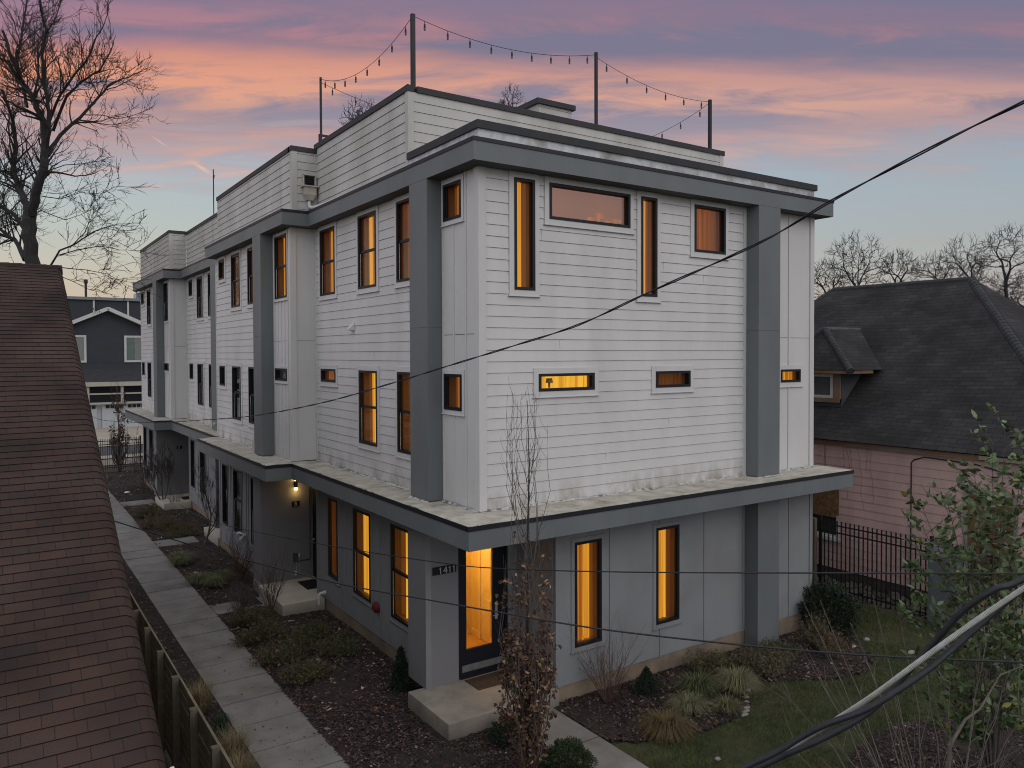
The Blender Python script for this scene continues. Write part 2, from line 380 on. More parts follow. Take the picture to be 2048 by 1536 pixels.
LAWN_EDGE = [(1.36, -1.45), (1.75, -1.72), (2.3, -1.95), (2.82, -2.06), (3.6, -2.05), (4.2, -1.85), (4.7, -1.45), (5.2, -1.32), (5.9, -1.65), (6.6, -2.0), (7.4, -2.1), (8.1, -1.75), (8.7, -1.0), (9.2, -.2), (9.3, 1.6)]
BED_F = [(1.37, .1)]+LAWN_EDGE+[(8.6, 1.6), (8.6, .1)]
BED_S = [(-4.26, -3.6), (-3.29, -3.6), (-3.29, 33.6), (-4.26, 33.6)]
BED_R = [(5.2+1.9*math.cos(t), -4.75+1.15*math.sin(t)) for t in np.linspace(0, 2*math.pi, 26)[:-1]]
for nm, pl, sd in (('mulch_bed', BED_L, 1), ('mulch_bed', BED_F, 2), ('mulch_bed', BED_S, 3), ('mulch_bed', BED_R, 4)):
    sheet(nm, pl, .07, .035, M_MULCHG, .01, sd)
LAWN = [(1.36, -9), (1.36, -1.45)]+LAWN_EDGE+[(11.1, 1.6), (11.1, -9)]
sheet('lawn', LAWN, .1, .02, M_LAWNG, -.012, 5)

# ---- paths
mb = MB()
y = 1.22-.94*5
while y < 33:
    z = -.25+.004*math.sin(y*5)
    mb.box(-3.27, -2.2, y+.015, y+.94-.015, z-.12, z); y += .94
struct(mb.build('path', M_PATH))
mb = MB()
for k in range(8):
    y1 = -.12-1.18*k; mb.box(.46, 1.34, y1-1.17, y1-.02 if k else y1, -.40, -.248)
struct(mb.build('front_walkway', M_PATH))
mb = MB()
for (ya, yb) in ((7.93, 8.68), (15.45, 16.35), (23.2, 24.2)):
    mb.box(-2.19, -1.62, ya, yb, -.36, -.246); mb.box(-1.61, -.99 if ya < 20 else -.99, ya, yb, -.36, -.243)
struct(mb.build('side_walkway', M_PATH))
# street, pavement and driveway beyond the far fence
def strip(name, y0, y1, mat, dz):
    mb = MB(); ys = np.linspace(y0, y1, 6)
    for a, b in zip(ys[:-1], ys[1:]):
        mb.quad((-60, a, gzf(0, a)+dz), (60, a, gzf(0, a)+dz), (60, b, gzf(0, b)+dz), (-60, b, gzf(0, b)+dz))
    return struct(mb.build(name, mat))
M_ASPH = pmat('street_asphalt', (.055, .057, .062), .9, .15, 1)
M_LCONC = pmat('pale_concrete', (.30, .265, .22), .9, .12, 1)
M_GRAVEL = pmat('pale_verge', (.20, .175, .15), .95, .3, 8)
strip('verge', 35.6, 38.2, M_GRAVEL, .004); strip('pavement', 38.2, 39.6, M_LCONC, .06)
strip('street', 39.6, 43.4, M_ASPH, .0); strip('driveway', 43.4, 53.5, M_LCONC, .05)

# ---- mulch chips and fallen leaves (nobody could count them)
EXCL = [(-.70, 1.55, -.14, 1.3), (-1.02, .4, 6.9, 8.95), (-.70, 0.4, 14.3, 16.4), (-1.02, .4, 21.4, 23.5), (-2.22, -.98, 7.9, 8.7), (-2.22, -.7, 15.4, 16.4), (-2.22, -.98, 23.1, 24.3), (-.36, .5, 1.2, 1.9), (-.02, .5, 1.2, 7.5), (-.6, .5, 7.4, 14.6), (0, .5, 14.5, 22), (-.6, .5, 22, 29)]
def sample_poly(poly, n, r, dens=None):
    p = np.array(poly); lo, hi = p.min(0), p.max(0)
    P = lo+(hi-lo)*r.rand(int(n), 2); k = inpoly(P, poly)
    for (a, b, c, d) in EXCL: k &= ~((P[:, 0] > a) & (P[:, 0] < b) & (P[:, 1] > c) & (P[:, 1] < d))
    P = P[k]
    if dens is not None: P = P[r.rand(len(P)) < dens(P)]
    return P
def chips(P, r, smin, smax, z, aspect=(.25, .8), tilt=.5, lift=.02):
    n = len(P); ang = r.rand(n)*6.283; s = smin+(smax-smin)*r.rand(n)**2; asp = aspect[0]+(aspect[1]-aspect[0])*r.rand(n)
    u = np.stack([np.cos(ang), np.sin(ang), (r.rand(n)-.5)*2*tilt], 1)*s[:, None]*.5
    v = np.stack([-np.sin(ang), np.cos(ang), (r.rand(n)-.5)*2*tilt], 1)*(s*asp)[:, None]*.5
    c = np.stack([P[:, 0], P[:, 1], gz(P[:, 0], P[:, 1])+z+lift*r.rand(n)], 1)
    V = np.stack([c-u-v, c+u-v*.8, c+u*.9+v, c-u*.8+v], 1).reshape(-1, 3)
    F = np.arange(4*n).reshape(n, 4); return V, F
MC = [pmat('chip_dark', (.030, .020, .018), .9, .3, 9), pmat('chip_brown', (.062, .039, .034), .9, .3, 9), pmat('chip_grey', (.10, .078, .070), .9, .3, 9), pmat('leaf_tan', (.20, .14, .095), .85, .25, 9), pmat('leaf_pale', (.34, .28, .235), .85, .2, 9), pmat('leaf_rust', (.16, .07, .03), .85, .25, 9)]
def litter(name, polys, seed, per_m2, label, pal, smin=.02, smax=.075):
    r = np.random.RandomState(seed); Ps = []
    for pl, f in polys:
        p = np.array(pl); A = np.prod(p.max(0)-p.min(0)); Ps.append(sample_poly(pl, A*per_m2*f, r))
    P = np.concatenate(Ps); V, F = chips(P, r, smin, smax, .012)
    mi = r.choice(len(MC), size=len(P), p=pal)
    o = np_mesh(name, V, F, MC, mi=mi); o['kind'] = 'stuff'; o['label'] = label; o['category'] = 'ground litter'; return o
near = [(-2.22, -3.6), (.42, -3.6), (.42, 9), (-2.22, 9)]; far = [(-2.22, 9), (.42, 9), (.42, 33.6), (-2.22, 33.6)]
litter('mulch_chips', [(near, 1), (far, .28), (BED_F, 1), (BED_S, .35), (BED_R, 1)], 21, 1500, 'dark bark chips covering the planting beds', [.56, .29, .12, .018, .002, .010], .015, .06)
litter('fallen_leaves', [([(-2.2, 1.9), (0, 1.9), (0, 6.9), (-2.2, 6.9)], 1.3), ([(-2.2, 9), (.0, 9), (0, 15.4), (-2.2, 15.4)], .7), ([(-2.2, 16.4), (.0, 16.4), (0, 33), (-2.2, 33)], .5), ([(-2.2, -3), (.4, -3), (.4, 1.8), (-2.2, 1.8)], .35), (BED_F, .45), (BED_S, .4)], 22, 46, 'pale and rusty fallen leaves scattered over the mulch', [0, .12, .25, .34, .12, .17], .035, .105)
# leaf crumbs on the slabs
r_ = np.random.RandomState(5); P = np.stack([-3.2+.95*r_.rand(260), -1.2+9*r_.rand(260)**1.6], 1)
V, F = chips(P, r_, .012, .045, .025, lift=.004, tilt=.1); o = np_mesh('path_crumbs', V, F, [MC[0]])
tag(o, 'dark crumbs of mulch scattered on the concrete path', 'ground litter', kind='stuff')

# ---- grass blades
MG = [pmat('blade_green', (.055, .080, .020), .7, .3, 3), pmat('blade_dark', (.036, .055, .015), .7, .3, 3), pmat('blade_straw', (.11, .095, .045), .8, .3, 3)]
def blades(name, poly, n, seed, hmin, hmax, label, cat, pal=(.5, .32, .18), w=.006):
    r = np.random.RandomState(seed); P = sample_poly(poly, n, r); P = P[~inpoly(P, BED_R)]
    n = len(P); ang = r.rand(n)*6.283; h = hmin+(hmax-hmin)*r.rand(n)
    patch = .75+.5*(np.sin(P[:, 0]*2.3+1)*np.sin(P[:, 1]*2.9)); h = h*patch
    lean = (r.rand(n, 2)-.5)*1.3*h[:, None]; z = gz(P[:, 0], P[:, 1])-.01
    sx = np.cos(ang)*w; sy = np.sin(ang)*w
    A = np.stack([P[:, 0]-sx, P[:, 1]-sy, z], 1); B = np.stack([P[:, 0]+sx, P[:, 1]+sy, z], 1)
    C = np.stack([P[:, 0]+lean[:, 0], P[:, 1]+lean[:, 1], z+h], 1)
    V = np.stack([A, B, C], 1).reshape(-1, 3); F = np.arange(3*n).reshape(n, 3)
    pp = np.array(pal); mi = r.choice(3, size=n, p=pp/pp.sum())
    straw = (np.sin(P[:, 0]*1.3+2)+np.sin(P[:, 1]*1.9+P[:, 0])) > 1.05; mi[straw & (r.rand(n) < .5)] = 2
    o = np_mesh(name, V, F, MG, mi=mi); return tag(o, label, cat, kind='stuff')
VIS = [(1.37, -6.0), (1.37, -1.45)]+LAWN_EDGE+[(11.1, 1.6), (11.1, -6.0)]
blades('lawn_grass', VIS, 170000, 31, .025, .06, 'short winter green lawn grass beside the beds', 'grass')
blades('weeds', [(-1.1, -.75), (.4, -.75), (.4, -.15), (-1.1, -.15)], 900, 33, .03, .07, 'low green weeds sprouting along the foot of the entrance slab', 'weeds', (.6, .4, .0))

# ================================================================== THE TOWNHOUSE ROW
ROW = empty('townhouse_row', 'three storey modern townhouse row with white siding, slate grey trim and lit windows', 'building', (0, 0, -.25))
class Face:
    def __init__(s, k, val): s.k = k; s.val = val
    def P(s, u, n, z): return (s.val-n, u, z) if s.k == 'L' else (u, s.val-n, z)
    def box(s, mb, u0, u1, z0, z1, n0, n1):
        if s.k == 'L': mb.box(s.val-n1, s.val-n0, u0, u1, z0, z1)
        else: mb.box(u0, u1, s.val-n1, s.val-n0, z0, z1)
    def quad(s, mb, u0, u1, z0, z1, n0, n1=None):
        n1 = n0 if n1 is None else n1
        a = [s.P(u0, n0, z0), s.P(u1, n0, z0), s.P(u1, n1, z1), s.P(u0, n1, z1)]
        if s.k == 'L': a = a[::-1]
        mb.quad(*a)
def cuts(u0, u1, z0, z1, holes):
    """split a rectangle around holes -> list of rectangles"""
    zs = sorted({z0, z1, *[h[2] for h in holes if z0 < h[2] < z1], *[h[3] for h in holes if z0 < h[3] < z1]}); out = []
    for a, b in zip(zs[:-1], zs[1:]):
        hs = sorted((h[0], h[1]) for h in holes if h[2] < b-1e-6 and h[3] > a+1e-6 and h[1] > u0 and h[0] < u1)
        u = u0
        for p, q in hs:
            if p > u: out.append((u, min(p, u1), a, b))
            u = max(u, q)
        if u < u1: out.append((u, u1, a, b))
    return out
STEP = .1822
def siding(name, F, u0, u1, z0, z1, holes, mat, parent, zref=3.2, step=STEP):
    mb = MB(); k = math.floor((z0-zref)/step)
    while zref+k*step < z1:
        a = zref+k*step; b = a+step; za, zb = max(a, z0), min(b, z1)
        pr = lambda z: .016-.012*(z-a-.007)/step
        g = a+.007
        for (p, q, c, d) in cuts(u0, u1, za, zb, holes):
            if c < g: F.quad(mb, p, q, c, min(g, d), -.004); c0 = min(g, d)
            else: c0 = c
            if c0 < d:
                F.quad(mb, p, q, c0, d, pr(c0), pr(d))
                if abs(c0-g) < 1e-6:
                    a4 = [F.P(p, -.004, g), F.P(q, -.004, g), F.P(q, pr(g), g), F.P(p, pr(g), g)]; mb.quad(*a4)
        k += 1
    # a few butt joints between boards
    for j in range(int((u1-u0)*(z1-z0)/3)):
        kk = RND.randrange(max(1, int((z1-z0)/step))); zz = zref+(math.ceil((z0-zref)/step)+kk)*step; uu = RND.uniform(u0+.2, u1-.2)
        if zz+step < z1 and not any(h[0] < uu < h[1] and h[2] < zz+step and h[3] > zz for h in holes):
            F.box(mb, uu-.0015, uu+.0015, zz+.010, zz+step, .003, .0165)
    return mb.build(name, mat, parent)
def flat(name, F, u0, u1, z0, z1, holes, mat, parent, battens=(), bw=.035, bn=.018, n=0.0, seam=None):
    mb = MB()
    for (p, q, a, b) in cuts(u0, u1, z0, z1, holes): F.quad(mb, p, q, a, b, n)
    for bu in battens:
        for (p, q, a, b) in cuts(bu-bw/2, bu+bw/2, z0, z1, [h for h in holes]):
            if q-p > bw*.6: F.box(mb, p, q, a, b, n-.001, n+bn)
    o = mb.build(name, mat, parent)
    if seam:
        ms = MB()
        for (p, q, a, b) in cuts(u0, u1, seam-.004, seam+.004, holes): F.box(ms, p, q, a, b, n-.002, n+.0025)
        ms.build('panel_seam', M_CAP2, o)
    return o

def window(F, u0, u1, z0, z1, lit=None, rail=None, trim=M_TRIM, tw=.095, base_n=0.018, gmat=None, tl=True, tr=True, head=True, blind=True, curtain=None):
    """window > frame, sash_rail, pane, curtain (or blind) ; the window mesh itself is the painted trim"""
    if curtain is None: curtain = (0, 1) if lit == 'dim' or z1-z0 < .4 else (0, RND.uniform(.70, .86))
    tb = MB(); n1 = base_n+.014
    a = u0-tw if tl else u0; b = u1+tw if tr else u1
    if tl: F.box(tb, a, u0+.001, z0-tw, z1+tw, 0, n1)
    if tr: F.box(tb, u1-.001, b, z0-tw, z1+tw, 0, n1)
    F.box(tb, u0+.001, u1-.001, z0-tw, z0+.001, 0, n1+.002); F.box(tb, u0+.001, u1-.001, z1-.001, z1+tw, 0, n1+.002)
    F.box(tb, a-.02, b+.02, z0-tw-.012, z0-tw, 0, n1+.02)
    W = tb.build('window', trim, ROW)
    fw = .048; fb = MB()
    F.box(fb, u0, u0+fw, z0, z1, -.05, n1+.012); F.box(fb, u1-fw, u1, z0, z1, -.05, n1+.012)
    F.box(fb, u0+fw, u1-fw, z0, z0+fw, -.05, n1+.012); F.box(fb, u0+fw, u1-fw, z1-fw, z1, -.05, n1+.012)
    # thin inner sash
    sw = .018
    for (p, q, c, d) in ((u0+fw, u0+fw+sw, z0+fw, z1-fw), (u1-fw-sw, u1-fw, z0+fw, z1-fw)): F.box(fb, p, q, c, d, -.04, -.006)
    fb.build('frame', M_BLACK, W)
    if rail:
        rb = MB(); F.box(rb, u0+fw, u1-fw, rail-.028, rail+.022, -.045, .004); rb.build('sash_rail', M_BLACK, W)
        rb = MB(); F.box(rb, u0+fw+.001, u0+fw+.012, z0+fw, rail-.03, -.004, .004); F.box(rb, u1-fw-.012, u1-fw-.001, z0+fw, rail-.03, -.004, .004); rb.build('screen_track', M_FLASH, W)
    pb = MB(); F.quad(pb, u0+fw, u1-fw, z0+fw, z1-fw, -.022); pb.build('pane', gmat or (M_GLASS if lit else M_GLASSD), W)
    # box reveal behind the pane
    rv = MB(); D = .16
    i0, i1, j0, j1 = u0+fw*.6, u1-fw*.6, z0+fw*.6, z1-fw*.6
    for (p, q, c, d) in ((i0-.02, i0, j0, j1), (i1, i1+.02, j0, j1), (i0, i1, j0-.02, j0), (i0, i1, j1, j1+.02)):
        F.box(rv, p, q, c, d, -D-.03, -.05)
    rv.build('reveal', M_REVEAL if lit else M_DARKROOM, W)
    cb = MB()
    if lit == 'rose':
        F.quad(cb, i0, i1, j0, j1, -D); cb.build('room_wall', M_LIT['rose'], W)
        if u1-u0 > 1.5:
            q = MB(); w_ = i1-i0
            for (a_, b_, c_, d_) in ((.50, .68, 0, .20), (.62, .74, .20, .36), (.72, .90, 0, .14), (.86, .96, .14, .24)):
                F.box(q, i0+a_*w_, i0+b_*w_, j0+c_*.55, j0+d_*.55, -D+.01, -D+.06)
            q.build('shelf_things', M_LIT['low'], W)
    elif lit:
        c0 = i0+(i1-i0)*curtain[0]; c1 = i0+(i1-i0)*curtain[1]; n = max(8, int((c1-c0)/.012)); ph = RND.random()*9
        pts = []
        for i in range(n+1):
            t = c0+(c1-c0)*i/n
            pts.append((t, -D+.018*math.sin(t*55+ph)+.010*math.sin(t*131+ph*2)))
        for (p, q) in zip(pts[:-1], pts[1:]):
            a4 = [F.P(p[0], p[1], j0), F.P(q[0], q[1], j0), F.P(q[0], q[1], j1), F.P(p[0], p[1], j1)]
            cb.quad(*(a4 if F.k != 'L' else a4[::-1]))
        cb.build('curtain', M_LIT[lit], W)
        if curtain != (0, 1):
            bb = MB(); F.quad(bb, i0, i1, j0, j1, -D-.028); bb.build('room_wall', M_LIT['gap'], W)
    else:
        z = j0+.02
        if blind:
            while z < j1-.0:
                if z < (j0+j1)/2 and rail and RND.random() < .25: pass
                F.quad(cb, i0, i1, z, z+.034, -D+.03, -D+.006); z += .04
            cb.build('blind', M_BLIND, W)
        bb = MB(); F.quad(bb, i0, i1, j0, j1, -D-.02); bb.build('room_wall', M_DARKROOM, W)
    return W

ZW, ZS = 3.2, 8.65          # upper wall foot, upper soffit
L0 = Face('L', 0.0); L6 = Face('L', -.59); F0 = Face('F', 0.0)
T1, T2 = 8.555, 5.365       # window heads
def hole(u0, u1, z0, z1): return (u0, u1, z0, z1)
# ---- window schedules (u0,u1,z0,z1,lit,rail)
WU1 = [(.53, 1.12, 7.93, T1-.01, 'low', None), (2.0, 2.92, 7.05, T1, 'mid', 7.81), (3.86, 4.76, 7.05, T1, 'mid', 7.81), (6.09, 7.0, 7.05, T1, 'mid', 7.81),
       (.53, 1.12, 4.76, T2, 'low', None), (2.0, 2.92, 3.85, T2, 'hot', 4.62), (3.86, 4.76, 3.85, T2, 'hot', 4.62), (6.09, 7.0, 5.07, T2, 'low', None)]
WU2 = [(7.66, 8.56, 7.05, T1, 'mid', 7.81), (10.03, 10.93, 7.05, T1, 'low', 7.81), (11.74, 12.64, 7.05, T1, 'low', 7.81), (13.47, 14.10, 7.96, T1, 'rose', None),
       (7.7, 8.6, 5.07, T2, None, None), (10.03, 10.93, 3.85, T2, None, 4.62), (11.75, 12.65, 3.85, T2, None, 4.62), (13.5, 14.12, 4.77, T2, None, None)]
WU3 = [(20.75, 21.36, 7.95, T1, None, None), (19.04, 19.95, 7.05, T1, None, 7.81), (17.3, 18.17, 7.05, T1, None, 7.81),
       (20.75, 21.36, 4.77, T2, None, None), (19.07, 19.98, 3.85, T2, None, 4.62), (17.3, 18.17, 3.85, T2, None, 4.62)]
WU4 = [(22.36, 23.22, 7.05, T1, None, 7.81), (24.5, 25.4, 7.05, T1, None, 7.81), (26.25, 27.15, 7.05, T1, None, 7.81), (28.02, 28.7, 8.0, T1, None, None),
       (22.36, 23.26, 5.07, T2, None, None), (24.5, 25.4, 3.85, T2, None, 4.62), (26.3, 27.2, 3.85, T2, None, 4.62), (28.0, 28.66, 4.78, T2, None, None)]
def do_wins(F, lst, **k):
    for (a, b, c, d, lit, rail) in lst: window(F, a, b, c, d, lit, rail, **k)
H = lambda lst: [hole(w[0], w[1], w[2], w[3]) for w in lst]
# unit 1
siding('siding_wall', L0, 1.55, 7.4, ZW, ZS-.16, H(WU1), M_SIDING, ROW)
flat('frieze_board', L0, 1.2, 7.4, ZS-.16, ZS, H(WU1), M_TRIM, ROW, n=.006)
flat('board_and_batten_wall', L0, .12, 1.55, ZW, ZS, H(WU1), M_PANEL, ROW, (.40, .80, 1.17), seam=6.02)
do_wins(L0, [w for w in WU1 if w[0] > 1.5]); do_wins(L0, [w for w in WU1 if w[0] < 1.5], base_n=.006, tw=.07)
# unit 2 (stands forward of unit 1)
siding('siding_wall', L6, 9.42, 14.55, ZW, ZS-.16, H(WU2), M_SIDING, ROW)
flat('frieze_board', L6, 9.42, 14.55, ZS-.16, ZS, [], M_TRIM, ROW, n=.006)
flat('board_and_batten_wall', L6, 7.52, 9.42, ZW, ZS, H(WU2), M_PANEL, ROW, (7.62, 7.86, 8.12, 8.38, 8.62), seam=6.02)
do_wins(L6, [w for w in WU2 if w[0] > 9]); do_wins(L6, [w for w in WU2 if w[0] < 9], base_n=.006, tw=.06)
flat('return_wall', Face('F', 7.4), -.47, .02, ZW, ZS, [], M_PANEL, ROW, seam=6.02)
# unit 3
siding('siding_wall', L0, 14.55, 21.95, ZW, ZS-.16, H(WU3), M_SIDING, ROW)
flat('frieze_board', L0, 14.55, 21.95, ZS-.16, ZS, [], M_TRIM, ROW, n=.006)
do_wins(L0, WU3)
# unit 4
siding('siding_wall', L6, 23.95, 28.98, ZW, ZS-.16, H(WU4), M_SIDING, ROW)
flat('frieze_board', L6, 23.95, 28.98, ZS-.16, ZS, [], M_TRIM, ROW, n=.006)
flat('board_and_batten_wall', L6, 22.07, 23.95, ZW, ZS, H(WU4), M_PANEL, ROW, (22.3, 22.6, 22.9, 23.2), seam=6.02)
do_wins(L6, [w for w in WU4 if w[0] > 24]); do_wins(L6, [w for w in WU4 if w[0] < 24], base_n=.006, tw=.06)
flat('return_wall', Face('F', 21.95), -.47, .02, ZW, ZS, [], M_PANEL, ROW, seam=6.02)
# front wall, upper two storeys
WF = [(.65, 1.06, 6.74, T1, 'mid', None), (1.36, 3.17, 7.95, T1, 'rose', None), (3.44, 3.84, 6.74, T1, 'hot', None), (4.83, 5.71, 7.65, T1, 'low', None),
      (1.13, 2.33, 5.07, T2, 'hot', None), (3.81, 4.72, 5.06, T2, 'dim', None)]
WFb = [(7.47, 8.14, 5.07, T2-.02, 'mid', None)]
siding('siding_wall', F0, .12, 6.27, ZW, ZS-.10, H(WF), M_SIDING, ROW)
flat('frieze_board', F0, .12, 6.27, ZS-.10, ZS, [], M_TRIM, ROW, n=.006)
flat('board_and_batten_wall', F0, 7.03, 8.48, ZW, ZS, H(WFb), M_PANEL, ROW, (7.75,), seam=6.02)
window(F0, *WF[0], gmat=M_GLASS); window(F0, *WF[1][:4], 'rose', None, gmat=M_GLASS3); window(F0, *WF[2], gmat=glass_mat('coated_glass_light', .06, gcol=(.95, .66, .58))); window(F0, *WF[3], gmat=glass_mat('faint_pink_reflection_glass_b', .06, gcol=(.95, .66, .58)))  # tinted panes carry a pink sky reflection painted into their gloss colour
we = window(F0, *WF[4]); window(F0, *WF[5])
tl = MB(); tl.tube([F0.P(1.46, -.12, 5.12), F0.P(1.46, -.12, 5.20), F0.P(1.46, -.12, 5.205), F0.P(1.46, -.12, 5.28)], [.02, .02, .07, .05], 10); tl.build('table_lamp', M_REVEAL, we)
window(F0, *WFb[0], base_n=.006)
# corner boards
def cboard(x0, x1, y0, y1, z0, z1, mat=M_TRIM): return MB().box(x0, x1, y0, y1, z0, z1).build('corner_board', mat, ROW)
cboard(-.027, .115, -.027, .115, ZW, ZS); cboard(8.47, 8.607, -.027, .1, ZW, ZS); cboard(6.27, 6.355, -.025, .02, ZW, ZS)
cboard(-.617, -.475, 7.373, 7.515, ZW, ZS); cboard(-.617, -.475, 21.923, 22.065, ZW, ZS); cboard(-.61, -.50, 14.53, 14.6, ZW, ZS); cboard(-.61, -.50, 28.96, 29.03, ZW, ZS)
cboard(-.026, -.001, 7.31, 7.398, ZW, ZS); cboard(-.026, -.001, 21.86, 21.948, ZW, ZS)
# hidden sides, kept plain
mb = MB(); mb.box(8.42, 8.58, .1, 28.9, -.5, 8.65); mb.box(-.5, 8.58, 28.82, 28.98, -.5, 8.65); mb.box(-.5, 0, 14.45, 14.54, -.5, 8.65); mb.build('side_wall', M_SIDING, ROW)

# ---- columns
def column(x0, x1, y0, y1, z0, z1, seam=6.15, mat=M_STEEL):
    mb = MB(); mb.box(x0, x1, y0, y1, z0, seam-.005); mb.box(x0, x1, y0, y1, seam+.005, z1); mb.box(x0+.006, x1-.004, y0+.006, y1-.004, seam-.02, seam+.02)
    return mb.build('column', mat, ROW)
FX1, FX2 = -.292, -.894       # roof fascia planes
column(FX1, -.001, 1.2, 1.86, ZW, ZS); column(FX2, -.591, 8.78, 9.47, ZW, ZS); column(FX1, -.001, 15.95, 16.7, ZW, ZS); column(FX2, -.591, 23.25, 24.0, ZW, ZS)
column(6.36, 7.03, -.328, -.001, ZW, ZS)
MB().box(6.36, 7.03, -.328, -.001, -.36, 2.82).build('column', M_STEEL, ROW)

# ---- roof edge (fascia) of each unit and its dark drip cap
def slab_set(units, z0, z1, capt, name, capname, capmat, sof):
    for (x0, x1, y0, y1) in units:
        MB().box(x0, x1, y0, y1, z0, z1-.004).build(name, M_STEEL, ROW)
roofs = [(FX1, 8.84, -.328, 7.076), (FX2, 8.84, 7.076, 14.64), (FX1, 8.84, 14.64, 21.66), (FX2, 8.84, 21.66, 29.26)]
for (x0, x1, y0, y1) in roofs:
    o = MB().box(x0, x1, y0, y1, ZS+.004, 9.0).build('roof_fascia', M_STEEL, ROW)
    MB().quad((x0+.001, y0+.001, ZS+.001), (x0+.001, y1-.001, ZS+.001), (x1-.001, y1-.001, ZS+.001), (x1-.001, y0+.001, ZS+.001)).build('soffit', M_SOFFIT, o)
def capring(name, pts, z0, z1, out, inn, mat, parent):
    """strip of metal that follows an outline (axis aligned runs)"""
    mb = MB()
    for (a, b, side) in pts:
        (xa, ya), (xb, yb) = a, b
        if side == 'L': mb.box(xa-out, xa+inn, min(ya, yb)-out*.0, max(ya, yb), z0, z1)
        else: mb.box(min(xa, xb)-out, max(xa, xb), ya-out, ya+inn, z0, z1)
    return mb.build(name, mat, parent)
capring('drip_cap', [((FX1, -.328+.05), (FX1, 7.076-.012), 'L'), ((FX1, -.328), (8.852, -.328), 'F'), ((FX2, 7.076+.04), (FX2, 14.64), 'L'), ((FX2, 7.076), (FX1-.013, 7.076), 'F'),
                     ((FX1, 14.65), (FX1, 21.66-.012), 'L'), ((FX2, 21.66+.04), (FX2, 29.26), 'L'), ((FX2, 21.66), (FX1-.013, 21.66), 'F')], 8.945, 9.006, .012, .04, M_CAP, ROW)

# ---- ground floor canopy
GX1, GX2 = -.689, -1.294
canopies = [(GX1, 8.89, -.798, 7.146), (GX2, 8.58, 7.146, 14.09), (GX1, 8.58, 14.09, 21.53), (GX2, 8.58, 21.53, 29.22)]
for (x0, x1, y0, y1) in canopies:
    o = MB().box(x0, x1, y0, y1, 2.822, 3.165).build('canopy', M_STEEL, ROW)
    MB().quad((x0+.001, y0+.001, 2.819), (x0+.001, y1-.001, 2.819), (x1-.001, y1-.001, 2.819), (x1-.001, y0+.001, 2.819)).build('soffit', M_SOFFIT, o)
    # membrane with a slight fall and small wrinkles
    nx, ny = 40, int((y1-y0)/.1); V = []; Fc = []
    r_ = np.random.RandomState(int(x0*100+y0*7) % 1000+5)
    ww = (x1-x0) if y0 < 0 else 1.6
    for j in range(ny+1):
        for i in range(nx+1):
            tx = i/nx; x = x0+ww*tx*tx if ww > 3 else x0+ww*tx; y = y0+(y1-y0)*j/ny
            V.append((min(x, x1-.002), y, 3.182+.012*math.sin(x*9+y*2)*math.sin(y*5)*min(1, (x-x0)*6, (y-y0)*6 if y0 < 0 else 9)+.004*r_.rand()))
    for j in range(ny):
        for i in range(nx):
            a = j*(nx+1)+i; Fc.append((a, a+1, a+nx+2, a+nx+1))
    mb = MB(); mb.v = V; mb.f = Fc; mb.build('canopy_membrane', M_MEMB, o, smooth=True)
capring('canopy_drip_edge', [((GX1, -.798+.05), (GX1, 7.146-.012), 'L'), ((GX1, -.798), (8.90, -.798), 'F'), ((GX2, 7.146+.04), (GX2, 14.09), 'L'), ((GX2, 7.146), (GX1-.013, 7.146), 'F'),
                             ((GX1, 14.10), (GX1, 21.53-.012), 'L'), ((GX2, 21.53+.04), (GX2, 29.22), 'L'), ((GX2, 21.53), (GX1-.013, 21.53), 'F')], 3.112, 3.183, .012, .03, M_CAP, ROW)
# crumpled sealant where the membrane meets the walls
def seal(F, u0, u1, seed):
    r = random.Random(seed); mb = MB(); u = u0
    n = int((u1-u0)/.05); prev = None
    for i in range(n+1):
        t = u0+(u1-u0)*i/n; w = .02+.05*r.random(); h = .006+.018*r.random()**2
        row = [F.P(t, .022, 3.20+h), F.P(t, w*.5, 3.193+.010*r.random()), F.P(t, w+.02, 3.186)]
        if prev: 
            for k in range(2): mb.quad(prev[k], row[k], row[k+1], prev[k+1])
        prev = row
    mb.build('sealant_strip', M_SEAL, ROW)
seal(L0, .0, 1.2, 1); seal(L0, 1.9, 7.3, 2); seal(F0, -.02, 6.35, 3); seal(F0, 7.05, 8.6, 4); seal(L6, 9.5, 14.5, 5); seal(L6, 7.4, 8.75, 6); seal(Face('F', -.328), 6.3, 7.1, 7); seal(Face('L', FX1), 1.15, 1.9, 8); seal(L0, 16.7, 21.9, 9); seal(L6, 24, 28.9, 10)

# ---- ground floor walls
TG = 2.415
GW1 = [(2.4, 3.29, .6, TG, 'hot', 1.52), (4.28, 5.17, .6, TG, 'hot', 1.52), (6.09, 6.66, .6, TG, 'hot', None)]
GW2 = [(10.0, 10.89, .58, TG-.02, None, 1.52), (11.85, 12.72, .58, TG-.02, None, 1.52), (13.38, 14.02, .58, TG-.02, None, None)]
GW3 = [(18.95, 19.85, .6, TG, None, 1.52), (20.78, 21.42, .6, TG, None, None)]
GW4 = [(24.45, 25.3, .6, TG, None, 1.52), (26.2, 27.1, .6, TG, None, 1.52), (27.9, 28.6, .6, TG, None, None)]
GF = [(1.9, 2.5, .61, TG+.02, 'mid', None), (3.84, 4.44, .62, TG+.02, 'hot', None)]
ZB = 0.0
def gwall(F, u0, u1, wins, bat):
    flat('grey_panel_wall', F, u0, u1, ZB, 2.82, H(wins), M_GREYWALL, ROW, bat, bw=.03, bn=.015)
    for w in wins: window(F, *w, trim=M_GREYWALL, tw=.075, base_n=.002)
gwall(L0, 1.86, 7.42, GW1, (3.83, 4.2, 5.87, 7.35, 2.3, 5.62, 3.4))
gwall(L6, 9.45, 14.5, GW2, (11.4, 9.6, 13.1, 12.95, 14.3, 11.2))
